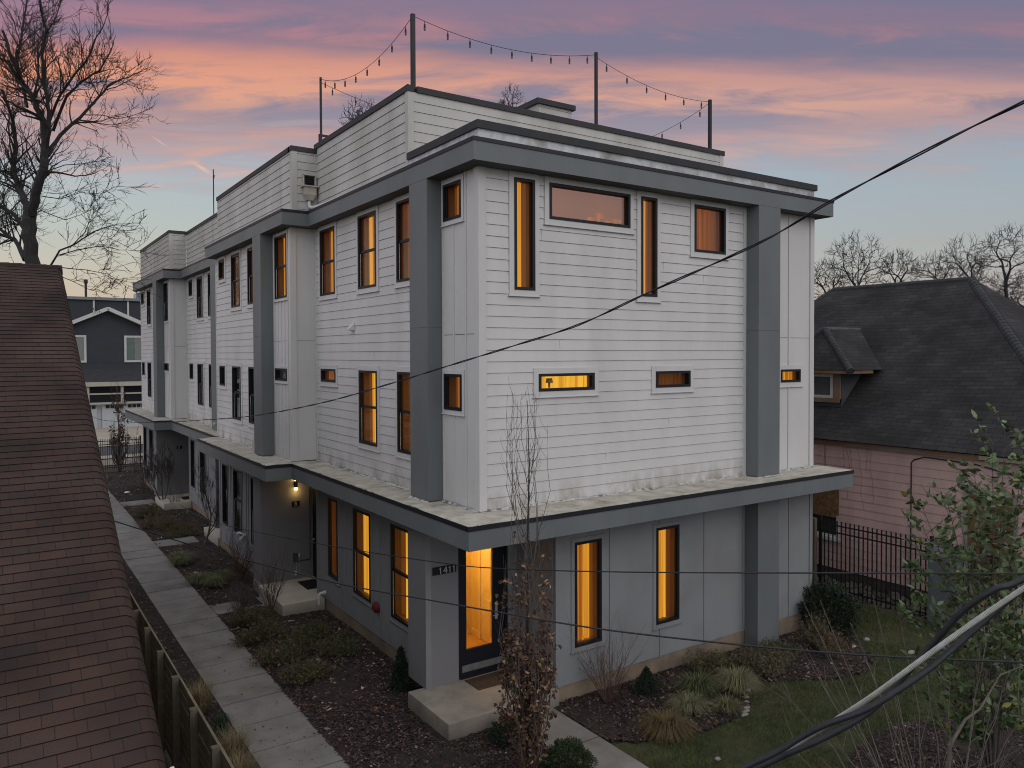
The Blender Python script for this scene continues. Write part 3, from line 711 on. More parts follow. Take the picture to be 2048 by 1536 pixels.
gwall(L0, 16.7, 21.9, GW3, (17.6, 18.6, 20.2))
gwall(L6, 24.0, 28.98, GW4, (25.7, 27.5))
gwall(F0, 1.5, 8.58, GF, (1.6, 2.71, 5.15, 6.3, 7.79, 3.95))
cb = lambda *a: cboard(*a, mat=M_GREYWALL)
cb(8.5, 8.6, -.02, .05, ZB, 2.81); cb(1.485, 1.6, -.018, .002, ZB, 2.81); cb(-.02, .06, 7.33, 7.44, ZB, 2.81)
# foundations
def found(x0, x1, y0, y1): MB().box(x0, x1, y0, y1, -.7, ZB-.004).build('foundation', M_FOUND, ROW)
found(.015, .2, 1.9, 7.42); found(-.575, -.3, 8.95, 14.5); found(.015, .2, 14.5, 21.9); found(-.575, -.3, 23.4, 28.96); found(1.5, 8.57, .015, .2)

# ---- unit 1 entrance
MB().box(-.355, .285, 1.2, 1.87, .0, 2.82).build('entrance_pier', M_STUCCO, ROW)
mb = MB(); FE = Face('F', 1.2); FE.box(mb, -.262, -.254, .0, 2.82, 0, .004); FE.box(mb, -.36, -.265, .0, 2.82, 0, .012); mb.build('pier_corner_board', M_GREYWALL, ROW)
flat('entrance_side_wall', Face('L', 1.5), 0, 1.3, .0, 2.82, [], M_GREYWALL, ROW, (.93, .1, 1.18))
FE.box(mb := MB(), 1.31, 1.5, .0, 2.82, -.1, -.02); mb.build('entrance_back_wall', M_GREYWALL, ROW)
slab = MB().box(-.65, 1.499, -.10, 1.30, -.45, -.0).build('entrance_slab', M_CONC, ROW)
bv = slab.modifiers.new('bevel', 'BEVEL'); bv.width = .012; bv.segments = 2
door = MB(); FE.box(door, .285, .335, .02, 2.82, -.12, .005); FE.box(door, 1.25, 1.31, .02, 2.82, -.12, .005); FE.box(door, .335, 1.25, 2.45, 2.82, -.12, .004); FE.box(door, .335, 1.25, .0, .05, -.12, .01)
door = door.build('entrance_door', M_BLACK, ROW)
lf = MB(); FE.box(lf, .34, .452, .05, 2.44, -.06, -.015); FE.box(lf, 1.0, 1.245, .05, 2.44, -.06, -.015); FE.box(lf, .452, 1.0, .05, .50, -.06, -.015); FE.box(lf, .452, 1.0, 2.33, 2.44, -.06, -.015)
lf.build('door_leaf', M_BLACK, door)
kp = MB(); FE.box(kp, .36, 1.22, .11, .23, -.015, -.009); kp.build('kick_plate', pmat('worn_kick_plate', (.12, .12, .12), .6, .3, 10), door)
dg = MB(); FE.quad(dg, .452, 1.0, .50, 2.33, -.035); dg.build('door_glass', M_GLASS, door)
hd = MB(); hd.tube([FE.P(1.07, .0, 1.02), FE.P(1.07, .05, 1.02), FE.P(.97, .05, 1.02)], .011, 8); FE.box(hd, 1.045, 1.095, .93, 1.2, -.016, -.003); hd.build('door_handle', M_FLASH, door)
# the hall behind the glass
hall = MB(); hx0, hx1, hy0, hy1, hz0, hz1 = .24, 1.62, 1.34, 3.0, .03, 2.7
M_HALL = pmat('hall_wall', (.80, .60, .22), .8, .05); M_HALLF = pmat('hall_floor', (.55, .32, .10), .5, .15, 5); M_HDOOR = pmat('hall_door', (.85, .66, .28), .5, .04)
hall.quad((hx0, hy0, hz0), (hx0, hy1, hz0), (hx0, hy1, hz1), (hx0, hy0, hz1)); hall.quad((hx1, hy0, hz0), (hx1, hy0, hz1), (hx1, hy1, hz1), (hx1, hy1, hz0))
hall.quad((hx0, hy1, hz0), (hx1, hy1, hz0), (hx1, hy1, hz1), (hx0, hy1, hz1)); hall.quad((hx0, hy0, hz1), (hx0, hy1, hz1), (hx1, hy1, hz1), (hx1, hy0, hz1))
hall.build('hall_wall', M_HALL, door); MB().quad((hx0, hy0, hz0), (hx1, hy0, hz0), (hx1, hy1, hz0), (hx0, hy1, hz0)).build('hall_floor', M_HALLF, door)
Lh = Face('L', hx1); hdm = MB(); Lh.box(hdm, 1.75, 2.55, .04, 2.1, 0, .04); Lh.box(hdm, 1.68, 1.75, .04, 2.17, 0, .07); Lh.box(hdm, 2.55, 2.62, .04, 2.17, 0, .07); Lh.box(hdm, 1.75, 2.55, 2.1, 2.17, 0, .07)
for (za, zb) in ((.22, .88), (1.06, 1.96)):
    for ya in (1.84, 2.2): Lh.box(hdm, ya, ya+.27, za, zb, .04, .055)
Lh.box(hdm, 1.36, 1.68, .03, .14, 0, .02); Lh.box(hdm, 2.62, 2.98, .03, .14, 0, .02)
hdm.build('hall_inner_door', M_HDOOR, door)
MB().tube([Lh.P(1.86, .04, .98), Lh.P(1.86, .10, .98)], .032, 10).build('hall_door_knob', M_MAT1, door)
lp = bpy.data.lights.new('hall_lamp', 'POINT'); lp.energy = 38; lp.color = (1, .67, .27); lp.shadow_soft_size = .12
lpo = bpy.data.objects.new('hall_lamp', lp); COL.objects.link(lpo); lpo.location = (.7, 2.2, 2.5); lpo.parent = door

# ---- house number plates
def digit(mb, F, ch, u, z, w, h, t, n):
    seg = {'1': [((.5, 0), (.5, 1)), ((.2, .8), (.5, 1))], '4': [((.78, 0), (.78, 1)), ((.78, 1), (.05, .32)), ((.05, .32), (1.0, .32))], 'B': [((.1, 0), (.1, 1)), ((.1, 1), (.75, .95)), ((.75, .95), (.75, .55)), ((.75, .55), (.1, .5)), ((.1, .5), (.9, .45)), ((.9, .45), (.9, .05)), ((.9, .05), (.1, 0))],
           'D': [((.1, 0), (.1, 1)), ((.1, 1), (.7, .9)), ((.7, .9), (.9, .5)), ((.9, .5), (.7, .1)), ((.7, .1), (.1, 0))]}[ch]
    for (a, b) in seg:
        p = Vector(F.P(u+a[0]*w, n, z+a[1]*h)); q = Vector(F.P(u+b[0]*w, n, z+b[1]*h)); d = (q-p); L = d.length; d.normalize()
        nn = Vector((0, -1, 0)) if F.k == 'F' else Vector((-1, 0, 0)); s = d.cross(nn)
        mb.obox((p+q)/2, d, s, nn, L/2+t/2, t/2, .003)
M_NUM = pmat('brushed_number', (.42, .42, .42), .4, .1)
pl = MB(); FE.box(pl, -.225, .232, 1.925, 2.06, 0, .02); pl = pl.build('house_number_plate', M_BLACK, ROW)
mb = MB(); x = -.105
for ch, w in (('1', .055), ('4', .075), ('1', .055), ('1', .055)):
    digit(mb, FE, ch, x, 1.943, w, .098, .013, .024); x += w+.026
mb.build('house_number', M_NUM, pl)
FB = Face('F', 8.85); FD = Face('F', 23.35)
for F_, ch, u in ((FB, 'B', -.15), (FD, 'D', -.17)):
    pl = MB(); F_.box(pl, u, u+.2, 1.85, 1.98, 0, .015); pl = pl.build('unit_letter_plate', M_BLACK, ROW)
    mb = MB(); digit(mb, F_, ch, u+.065, 1.872, .06, .085, .012, .018); mb.build('unit_letter', M_NUM, pl)

# ---- unit B and unit D porches (and the recessed one between them)
def porch(y0, y1, xp, name):
    """y0 = end of the house wall in front, y1 = wall of the unit behind"""
    MB().box(xp, -.3, y1, y1+.66, -.25 if False else 0, 2.82).build('entrance_pier', M_STUCCO, ROW)
    Fb = Face('F', y1); mb = MB(); Fb.quad(mb, -.3, .46, 0, 2.82, 0.0); mb.build('entrance_back_wall', M_STUCCO, ROW)
    mb = MB(); Face('L', .42).quad(mb, y0, y1, 0, 2.82, 0.0); mb.quad((.0, y0, 0), (.42, y0, 0), (.42, y0, 2.82), (.0, y0, 2.82)); mb.build('entrance_side_wall', M_STUCCO, ROW)
    d = MB(); Fl = Face('L', .40); Fl.box(d, y0+.25, y1-.06, .02, 2.25, 0, .03); d = d.build('entrance_door', M_BLACK, ROW)
    k = MB(); k.tube([(.36, y1-.2, 1.0), (.31, y1-.2, 1.0), (.31, y1-.3, 1.0)], .012, 6); k.build('door_handle', M_FLASH, d)
porch(7.44, 8.85, -.93, 'B'); porch(21.95, 23.35, -.93, 'D')
MB().box(-.36, 0, 15.95, 16.7, 0, 2.82).build('entrance_pier', M_STUCCO, ROW)
for (x0, x1, y0, y1) in ((-1.0, .41, 6.95, 8.849), (-.65, .3, 14.5, 16.4), (-1.0, .41, 21.45, 23.349)):
    MB().box(x0, -.012, y0, 7.45 if y0 == 6.95 else y0+.5, -.4, -.001).box(x0, x1 if y0 != 14.5 else -.01, (7.4505 if y0 == 6.95 else y0+.5005), y1, -.4, -.001).build('entrance_slab', M_CONC2, ROW)
MB().box(-.95, -.59, 8.8501, 9.5, -.4, -.003).build('pier_footing', M_CONC, ROW)
# wall lamp by the B door, switched on
lm = MB(); FB.box(lm, -.085, -.015, 2.33, 2.50, .0, .07); lm = lm.build('wall_lamp', M_BLACK, ROW)
mE, nt, b = newmat('lamp_glow'); b.inputs['Emission Color'].default_value = (1, .62, .16, 1); b.inputs['Emission Strength'].default_value = 14
g = MB(); FB.box(g, -.078, -.022, 2.505, 2.56, .008, .062); g.build('lamp_bulb', mE, lm); g = MB(); FB.box(g, -.078, -.022, 2.27, 2.325, .008, .062); g.build('lamp_bulb', mE, lm)
for z, e in ((2.62, 2.2), (2.2, 1.6)):
    l = bpy.data.lights.new('porch_light', 'POINT'); l.energy = e; l.color = (1, .62, .22); l.shadow_soft_size = .03
    lo = bpy.data.objects.new('porch_light', l); COL.objects.link(lo); lo.location = (-.05, 8.72, z); lo.parent = lm
# meter box, conduit, plugs
mt = MB(); FB.box(mt, -.14, -.03, .45, .66, 0, .08); mt = mt.build('outlet_box', pmat('grey_outlet', (.05, .055, .045), .6), ROW)
c = MB(); c.tube([FB.P(.31, .012, 2.3), FB.P(.31, .012, .47), FB.P(.28, .012, .45), FB.P(-.03, .012, .44)], .009, 6); c.build('black_conduit', M_BLACK, mt)
c = MB(); FB.box(c, .0, .035, .55, .64, .0, .05); FB.box(c, -.09, -.05, .10, .2, .0, .04); c.tube([FB.P(.01, .03, .55), FB.P(.012, .03, .12)], .004, 5); c.tube([FB.P(-.06, .03, .46), FB.P(-.062, .03, .15)], .004, 5); c.build('white_plug', M_PVC, mt)
# red alarm bell, drain elbow, small white flood light, dryer vent
bl = MB(); bl.tube([L0.P(3.91, 0, .62), L0.P(3.91, .03, .62), L0.P(3.91, .035, .62), L0.P(3.91, .10, .61), L0.P(3.91, .13, .605)], [.05, .05, .115, .11, .06], 18); bl.build('red_alarm_bell', M_RED, ROW)
pv = MB(); pv.tube([L0.P(6.93, .0, .13), L0.P(6.93, .02, .13), L0.P(6.93, .021, .13), L0.P(6.94, .07, .13), L0.P(6.95, .11, .12), L0.P(6.96, .135, .08), L0.P(6.96, .14, .0), L0.P(6.96, .14, -.13)], [.055, .055, .038, .036, .036, .036, .036, .036], 12); pv.build('drain_elbow', M_PVC, ROW)
fl = MB(); fl.tube([L6.P(11.55, 0, .66), L6.P(11.55, .05, .66)], .06, 12); fl.tube([L6.P(11.55, .05, .66), L6.P(11.47, .12, .60), L6.P(11.42, .2, .57)], [.035, .045, .06], 10); fl.tube([L6.P(11.6, .05, .68), L6.P(11.66, .12, .72), L6.P(11.7, .18, .70)], [.03, .04, .05], 10); fl.build('white_flood_light', M_PVC, ROW)
dv = MB()
a, b_, c_, d_ = L0.P(5.0, .02, 6.36), L0.P(5.18, .02, 6.36), L0.P(5.18, .02, 6.2), L0.P(5.0, .02, 6.2); e1, e2 = L0.P(5.03, .15, 6.22), L0.P(5.15, .15, 6.22)
dv.quad(a, b_, e2, e1); dv.tri(a, e1, d_); dv.tri(b_, c_, e2); dv.quad(d_, e1, e2, c_); dv.build('dryer_vent', M_TRIM, ROW)
sp_ = MB(); sp_.tube([(FX1-.01, 16.1, 3.42), (FX1-.07, 16.1, 3.44)], [.03, .045], 8); sp_.build('small_spot_light', M_PVC, ROW)

# ---- parapets on the roof
def parapet(F, u0, u1, z1, cap=.11, z0=9.0, th=.16, ucap0=0, ucap1=0):
    o = siding('parapet_wall', F, u0, u1, z0, z1-cap, [], M_PARAPET, ROW, zref=9.06)
    bk = MB(); F.box(bk, u0+.003, u1-.003, z0, z1-cap, -th, -.012); bk.build('parapet_core', M_PARAPET, o)
    cp = MB(); F.box(cp, u0-ucap0, u1+ucap1, z1-cap, z1, -th-.03, .04); cp.build('parapet_cap', M_CAP2, o)
    return o
PY = 2.45
parapet(L0, PY+.1, 7.34, 10.62); parapet(Face('F', PY), .1, 8.46, 10.62, ucap0=-.105+.005+.035)
cboard(-.022, .1, PY-.022, PY+.1, 9.0, 10.51, M_PARAPET); cboard(8.38, 8.5, PY-.022, PY+.16, 9.0, 10.51, M_PARAPET)
MB().box(-.04, .1, PY-.04, PY+.1, 10.51, 10.622).build('parapet_cap_corner', M_CAP2, ROW)
MB().box(8.46, 8.53, PY-.04, PY+.2, 10.51, 10.621).build('parapet_cap_corner', M_CAP2, ROW)
parapet(L6, 7.34, 14.3, 10.5); parapet(Face('F', 7.24), -.48, 0, 10.5, ucap0=.15)
cboard(-.612, -.48, 7.218, 7.34, 9.0, 10.39, M_PARAPET)
parapet(L0, 14.3, 21.85, 10.48); parapet(L6, 22.05, 28.9, 10.53); parapet(Face('F', 21.95), -.48, 0, 10.53, ucap0=.15)
cboard(-.612, -.48, 21.928, 22.05, 9.0, 10.42, M_PARAPET)
MB().box(-.6, -.1, 28.85, 28.95, 9, 10.5).build('parapet_end', M_PARAPET, ROW)
# low kerb in front of the big parapet, with its metal ledge
kb = MB(); kb.box(-.02, .14, .12, PY-.03, 9.0, 9.24); kb.box(-.02, 8.6, -.02, .12, 9.0, 9.24); kb.build('roof_kerb', M_FLASH, ROW)
kb = MB(); kb.box(-.06, .18, -.06+.24, PY-.03, 9.24, 9.365); kb.box(-.06, 8.66, -.06, .18, 9.24, 9.366); kb.build('roof_kerb_cap', M_CAP2, ROW)
kb = MB(); kb.box(.05, 8.62, -.16, -.021, 9.003, 9.06); kb.build('metal_ledge', M_FLASH, ROW)
# roof deck behind
MB().box(.2, 8.5, .2, 28.8, 8.9, 9.02).build('roof_deck', M_MEMB, ROW)
# scupper box with conductor head and pipe (in the corner above the roof edge)
Fs = Face('F', 7.24); sc = MB()
Fs.box(sc, -.36, -.34, 9.60, 9.86, .02, .10); Fs.box(sc, -.08, -.06, 9.60, 9.86, .02, .10); Fs.box(sc, -.36, -.06, 9.85, 9.87, .02, .10)
Fs.box(sc, -.40, -.02, 9.575, 9.60, .0, .20); Fs.box(sc, -.345, -.075, 9.40, 9.575, .0, .16)
def frus(mb, F, u0, u1, n, za, v0, v1, m_, zb):
    A = [F.P(u0, 0, za), F.P(u1, 0, za), F.P(u1, n, za), F.P(u0, n, za)]; B = [F.P(v0, 0, zb), F.P(v1, 0, zb), F.P(v1, m_, zb), F.P(v0, m_, zb)]
    for i in range(4): j = (i+1) % 4; mb.quad(A[i], A[j], B[j], B[i])
frus(sc, Fs, -.345, -.075, .16, 9.40, -.28, -.14, .11, 9.27)
scb = sc.build('scupper_head', pmat('cream_scupper', (.40, .37, .31), .6, .12, 5, bump=.1), ROW)
d = MB(); Fs.box(d, -.335, -.085, 9.605, 9.845, .015, .022)
for k in range(4): Fs.box(d, -.28, -.12, 9.63+.05*k, 9.645+.05*k, .024, .05)
d.build('scupper_opening', M_CAP, scb)
pp = MB(); pp.tube([(-.21, 7.19, 9.30), (-.21, 7.19, 9.17), (-.20, 7.16, 9.12), (-.17, 7.06, 9.095), (-.12, 6.7, 9.085), (-.12, 4.6, 9.05)], .042, 12); pp.build('drain_pipe', M_PVC, scb)
# stair bulkhead on the deck
sb = MB(); sb.box(5.5, 6.6, 6.0, 8.6, 9.0, 12.2); sbo = sb.build('roof_stair_box', M_PARAPET, ROW)
siding('bulkhead_siding', Face('F', 5.99), 5.5, 6.6, 9.6, 12.2, [], M_PARAPET, sbo)
MB().box(5.42, 6.68, 5.9, 8.7, 12.2, 12.33).build('bulkhead_cap', M_CAP2, sbo)
bf = MB(); bf.box(.15, .2, 7.5, 7.54, 9, 10.95); bf.box(.45, .5, 7.5, 7.54, 9, 10.95); bf.box(.2, .45, 7.5, 7.54, 10.9, 10.95); bf.build('roof_bracket', M_CAP, ROW)
# ================================================================== NEIGHBOURS
def shingle_mat(name, cols, bw, rh, mortar=.008, bump=.5, fine=.25, mort=(.012, .010, .010)):
    m, nt, b = newmat(name); N = nt.nodes.new; L = nt.links.new
    uv = N('ShaderNodeUVMap'); br = N('ShaderNodeTexBrick')
    br.offset = .37; br.offset_frequency = 2; br.squash = 1
    br.inputs['Scale'].default_value = 1; br.inputs['Brick Width'].default_value = bw; br.inputs['Row Height'].default_value = rh
    br.inputs['Mortar Size'].default_value = mortar; br.inputs['Mortar Smooth'].default_value = .1; br.inputs['Bias'].default_value = 0
    br.inputs['Color1'].default_value = (0, 0, 0, 1); br.inputs['Color2'].default_value = (1, 1, 1, 1); br.inputs['Mortar'].default_value = (0, 0, 0, 1)
    L(uv.outputs[0], br.inputs['Vector'])
    cr = N('ShaderNodeValToRGB'); L(br.outputs['Color'], cr.inputs[0]); el = cr.color_ramp.elements
    while len(el) > 1: el.remove(el[-1])
    for i, c in enumerate(cols):
        e = el[0] if i == 0 else el.new(i/(len(cols)-1)); e.position = i/(len(cols)-1); e.color = (*c, 1)
    n = N('ShaderNodeTexNoise'); n.inputs['Scale'].default_value = .9; n.inputs['Detail'].default_value = 5; L(uv.outputs[0], n.inputs['Vector'])
    mr = N('ShaderNodeMapRange'); mr.inputs[1].default_value = .3; mr.inputs[2].default_value = .7; mr.inputs[3].default_value = .55; mr.inputs[4].default_value = 1.4; L(n.outputs[0], mr.inputs[0])
    g = N('ShaderNodeTexNoise'); g.inputs['Scale'].default_value = 130; g.inputs['Detail'].default_value = 2; L(uv.outputs[0], g.inputs['Vector'])
    gr = N('ShaderNodeMapRange'); gr.inputs[1].default_value = .3; gr.inputs[2].default_value = .7; gr.inputs[3].default_value = 1-fine; gr.inputs[4].default_value = 1+fine; L(g.outputs[0], gr.inputs[0])
    def mul(a, f):
        x = N('ShaderNodeMix'); x.data_type = 'RGBA'; x.blend_type = 'MULTIPLY'; x.inputs[0].default_value = 1; L(a, x.inputs[6]); L(f, x.inputs[7]); return x.outputs[2]
    c = mul(mul(cr.outputs[0], mr.outputs[0]), gr.outputs[0])
    mm = N('ShaderNodeMix'); mm.data_type = 'RGBA'; L(br.outputs['Fac'], mm.inputs[0]); L(c, mm.inputs[6]); mm.inputs[7].default_value = (*mort, 1)
    L(mm.outputs[2], b.inputs['Base Color']); b.inputs['Roughness'].default_value = .95; b.inputs['Specular IOR Level'].default_value = .2
    bp = N('ShaderNodeBump'); bp.inputs['Strength'].default_value = bump; bp.inputs['Distance'].default_value = .006; bp.invert = True
    L(br.outputs['Fac'], bp.inputs['Height']); bp2 = N('ShaderNodeBump'); bp2.inputs['Strength'].default_value = .35; bp2.inputs['Distance'].default_value = .003
    L(g.outputs[0], bp2.inputs['Height']); L(bp.outputs[0], bp2.inputs['Normal']); L(bp2.outputs[0], b.inputs['Normal'])
    return m
# ---- left: brown shingled roof, very close to the camera, with a rolled edge
BR = empty('brown_roof_house', 'low house with a brown asphalt shingle roof and rolled edge close to the camera', 'house', (-9.5, 0, -.25))
M_SHB = shingle_mat('brown_shingles', [(.041, .0255, .0215), (.039, .0245, .021), (.036, .0245, .0215), (.043, .0265, .0215), (.040, .025, .021), (.034, .0245, .022), (.048, .0285, .0215), (.041, .0255, .0215)], .225, .137, .0028, fine=.5)
RY0, RZ0, RY1, RZ1 = -4.15, 2.42, 5.95, 7.315
def brown_roof():
    sl = math.hypot(RY1-RY0, RZ1-RZ0); ey, ez = (RY1-RY0)/sl, (RZ1-RZ0)/sl; ny, nz = -ez, ey
    ex = .137; n = int(sl/ex)+1; XE = -5.30; R = .13
    prof = [(-16.0, 0.0)]+[(XE-R-.5+.1*i, 0.0) for i in range(5)]
    prof += [(XE-R+R*math.sin(t), -R*(1-math.cos(t))*1.0) for t in np.linspace(0, 1.45, 9)]
    prof += [(XE-.004, -.22)]
    us = [0]
    for a, b in zip(prof[:-1], prof[1:]): us.append(us[-1]+math.hypot(a[0]-b[0], a[1]-b[1]))
    us = [u-us[-1] for u in us]
    mb = MB(); mb.uv = []; rr = random.Random(3)
    for k in range(n):
        s0 = k*ex; s1 = min((k+1)*ex+.02, sl); d0 = .011; d1 = .001
        for j in range(len(prof)-1):
            q = []
            for (pi, ss, dd) in ((j, s0, d0), (j+1, s0, d0), (j+1, s1, d1), (j, s1, d1)):
                x, h = prof[pi]; wob = .010*math.sin(k*1.7+x*2.3)*.5
                q.append((x, RY0+ey*ss+ny*(h+dd+wob*0), RZ0+ez*ss+nz*(h+dd)))
            # keep the rolled part pointing straight out, not along the slope normal only
            mb.quad(*q); mb.uv += [(us[j], s0+.001), (us[j+1], s0+.001), (us[j+1], s0+ex-.001), (us[j], s0+ex-.001)]
            # butt edge of the course
            (x0, h0), (x1, h1) = prof[j], prof[j+1]
            a = (x0, RY0+ey*s0+ny*(h0-.002), RZ0+ez*s0+nz*(h0-.002)); b = (x1, RY0+ey*s0+ny*(h1-.002), RZ0+ez*s0+nz*(h1-.002))
            mb.quad(a, b, q[1], q[0]); mb.uv += [(us[j], s0+.0005)]*4
    o = mb.build('shingle_roof', M_SHB, BR)
    # far slope and ridge cap
    mb = MB(); mb.uv = []
    mb.quad((-16, RY1, RZ1), (XE-.02, RY1, RZ1), (XE-.02, RY1+8, RZ1-4), (-16, RY1+8, RZ1-4)); mb.uv += [(0, 0), (10.7, 0), (10.7, 9), (0, 9)]; mb.build('far_roof_slope', M_SHB, BR)
    mb = MB(); mb.uv = []
    x = -16
    while x < XE-.02:
        mb.tube([(x, RY1, RZ1-.06), (min(x+.2, XE), RY1, RZ1-.055)], [.085, .09], 8); x += .19
    mb.uv = [(0.1*(i % 7), 0.05*(i % 11)) for f in mb.f for i in f]
    mb.build('ridge_cap', M_SHB, BR)
    MB().box(-16, XE-.10, RY0+.15, RY1+7.6, -.3, 2.3).build('house_wall', M_WOOD, BR)
    mb = MB(); 
    for (ya, za, yb, zb) in ((RY0+.1, 2.3, RY1, RZ1-.2),): mb.poly([(XE-.11, ya, 2.3), (XE-.11, RY1+7.6, 2.3), (XE-.11, RY1, RZ1-.25)])
    mb.build('gable_wall', M_WOOD, BR)
    g = MB(); g.box(-16, XE+.06, RY0-.13, RY0-.02, RZ0-.12, RZ0-.0); g.build('white_gutter', M_PVC, BR)
    g = MB(); g.box(XE+.005, XE+.035, RY0-.05, RY0+.18, RZ0-.06, RZ0+.06); g.build('white_rake_end', M_PVC, BR)
brown_roof()

# ---- wooden fence between that house and the path
WF_ = empty('wooden_fence', 'weathered horizontal board fence with square posts beside the concrete path', 'fence', (-4.3, 3, -.28))
r_ = random.Random(4); boards = MB(); post_y = [2.09+1.15*k for k in range(-5, 7)]
for k in range(10):
    z = -.22+.148*k; y = -4.2
    while y < 9: 
        L_ = 2.3; boards.box(-4.315+r_.uniform(-.003, .003), -4.29+r_.uniform(-.003, .003), y+.002, y+L_-.002, z+r_.uniform(-.002, .002), z+.128); y += L_
boards.build('fence_boards', M_WOOD, WF_)
for yy in post_y:
    MB().box(-4.41, -4.318, yy-.045, yy+.045, -.35, 1.255+r_.uniform(-.03, .02)).build('fence_post', M_POSTW, WF_)

# ---- right: pink house with a hipped charcoal roof and a dormer
PK = empty('pink_house', 'worn pink clapboard house with charcoal hipped roof, small dormer and boarded windows', 'house', (17.2, 4, -.5))
M_PINK = pmat('pink_siding', (.44, .30, .28), .8, .12, 1.0, (1, 1, .3), .15, 60, col2=(.37, .255, .235), c2stretch=(1, 1, .3))
M_OSB = pmat('strand_board', (.135, .075, .032), .9, .4, 14, (1, 1, 1), .3, 60, col2=(.07, .035, .015), c2scale=9, fine=.2)
M_OLDW = pmat('bare_eave_wood', (.16, .095, .055), .9, .3, 3, (1, .2, 1), .3, 30, col2=(.14, .13, .12), c2scale=.5)
M_SHG = shingle_mat('charcoal_shingles', [(.027, .0255, .0265), (.030, .028, .029), (.025, .0235, .0245), (.032, .030, .031), (.028, .0265, .0275), (.038, .036, .037), (.026, .0245, .0255)], .34, .145, .006, .6, .2, (.010, .010, .011))
PX, PYA, PYB = 12.5, -3.9, 9.2
Lp = Face('L', PX)
ob1 = (1.88, 2.75, 1.23, 2.0); ob2 = (-2.43, -1.42, .3, 2.45); wn1 = (1.9, 2.75, .72, 1.23)
siding('pink_wall', Lp, PYA, PYB, -.15, 3.22, [ob1, ob2, wn1], M_PINK, PK, zref=-.15, step=.215)
MB().box(PX+.02, 21.9, PYA+.02, PYA+.1, -.5, 3.3).box(21.8, 21.9, PYA+.02, PYB, -.5, 3.3).box(PX+.02, 21.9, PYB-.1, PYB, -.5, 3.3).build('pink_wall', M_PINK, PK)
mb = MB(); Lp.box(mb, PYA, PYB, -.8, -.16, -.08, .0); mb.build('foundation', pmat('old_masonry', (.05, .042, .038), .95, .4, 5, bump=1, bscale=12), PK)
mb = MB(); Lp.box(mb, ob1[0], ob1[1], ob1[2], ob1[3], -.02, .03); mb.build('window_board', M_OSB, PK)
mb = MB(); Lp.box(mb, ob2[0]+.02, ob2[1]-.02, ob2[2], ob2[3]-.02, -.02, .02); mb.build('window_board', M_OSB, PK)
mb = MB(); Lp.box(mb, ob2[1]-.02, ob2[1]+.08, .2, 2.5, 0, .035); Lp.box(mb, ob2[0]-.08, ob2[0]+.02, .2, 2.5, 0, .035); Lp.box(mb, ob2[0], ob2[1], 2.43, 2.53, 0, .035); mb.build('window_casing', pmat('worn_casing', (.20, .18, .17), .8, .3, 6), PK)
pw = MB(); Lp.box(pw, 1.86, 1.93, .68, 1.3, 0, .05); Lp.box(pw, 1.8, 2.8, .60, .70, 0, .08); Lp.box(pw, 1.93, 2.75, .70, .75, -.03, .03); pw = pw.build('window', M_FLASH, PK)
mb = MB(); Lp.quad(mb, 1.9, 2.75, .70, 1.25, -.03); mb.build('pane', M_DARKROOM, pw)
mb = MB(); Lp.box(mb, PYA-.3, -.45, 3.2, 3.33, 0, .12); Lp.box(mb, -.45, PYB+.3, 3.2, 3.33, 0, .10); mb.build('eave_board', M_OLDW, PK)
mb = MB(); Lp.box(mb, PYA-.3, -1.75, 3.24, 3.33, .13, .20); mb.build('gutter', pmat('tan_gutter', (.20, .17, .135), .5, .15, 4), PK)
cd = MB(); cd.tube([Lp.P(-.1, .03, -.1), Lp.P(-.1, .03, 2.97), Lp.P(-.16, .03, 3.04), Lp.P(-.42, .03, 3.14), Lp.P(-1.0, .03, 3.12), Lp.P(-1.6, .03, 3.1), Lp.P(-2.6, .04, 2.92), Lp.P(-3.8, .04, 2.86)], .016, 6); cd.build('wall_conduit', M_WIRE, PK)
vn = MB(); r_ = random.Random(12)
for k in range(13):
    u = r_.uniform(.1, 3.4); z = 3.2; pts = []
    for i in range(r_.randint(5, 12)): pts.append(Lp.P(u, .026, z)); z -= .16; u += r_.uniform(-.05, .05)
    vn.tube(pts, .003, 3)
vn.build('dry_vine', M_TWIG2, PK)
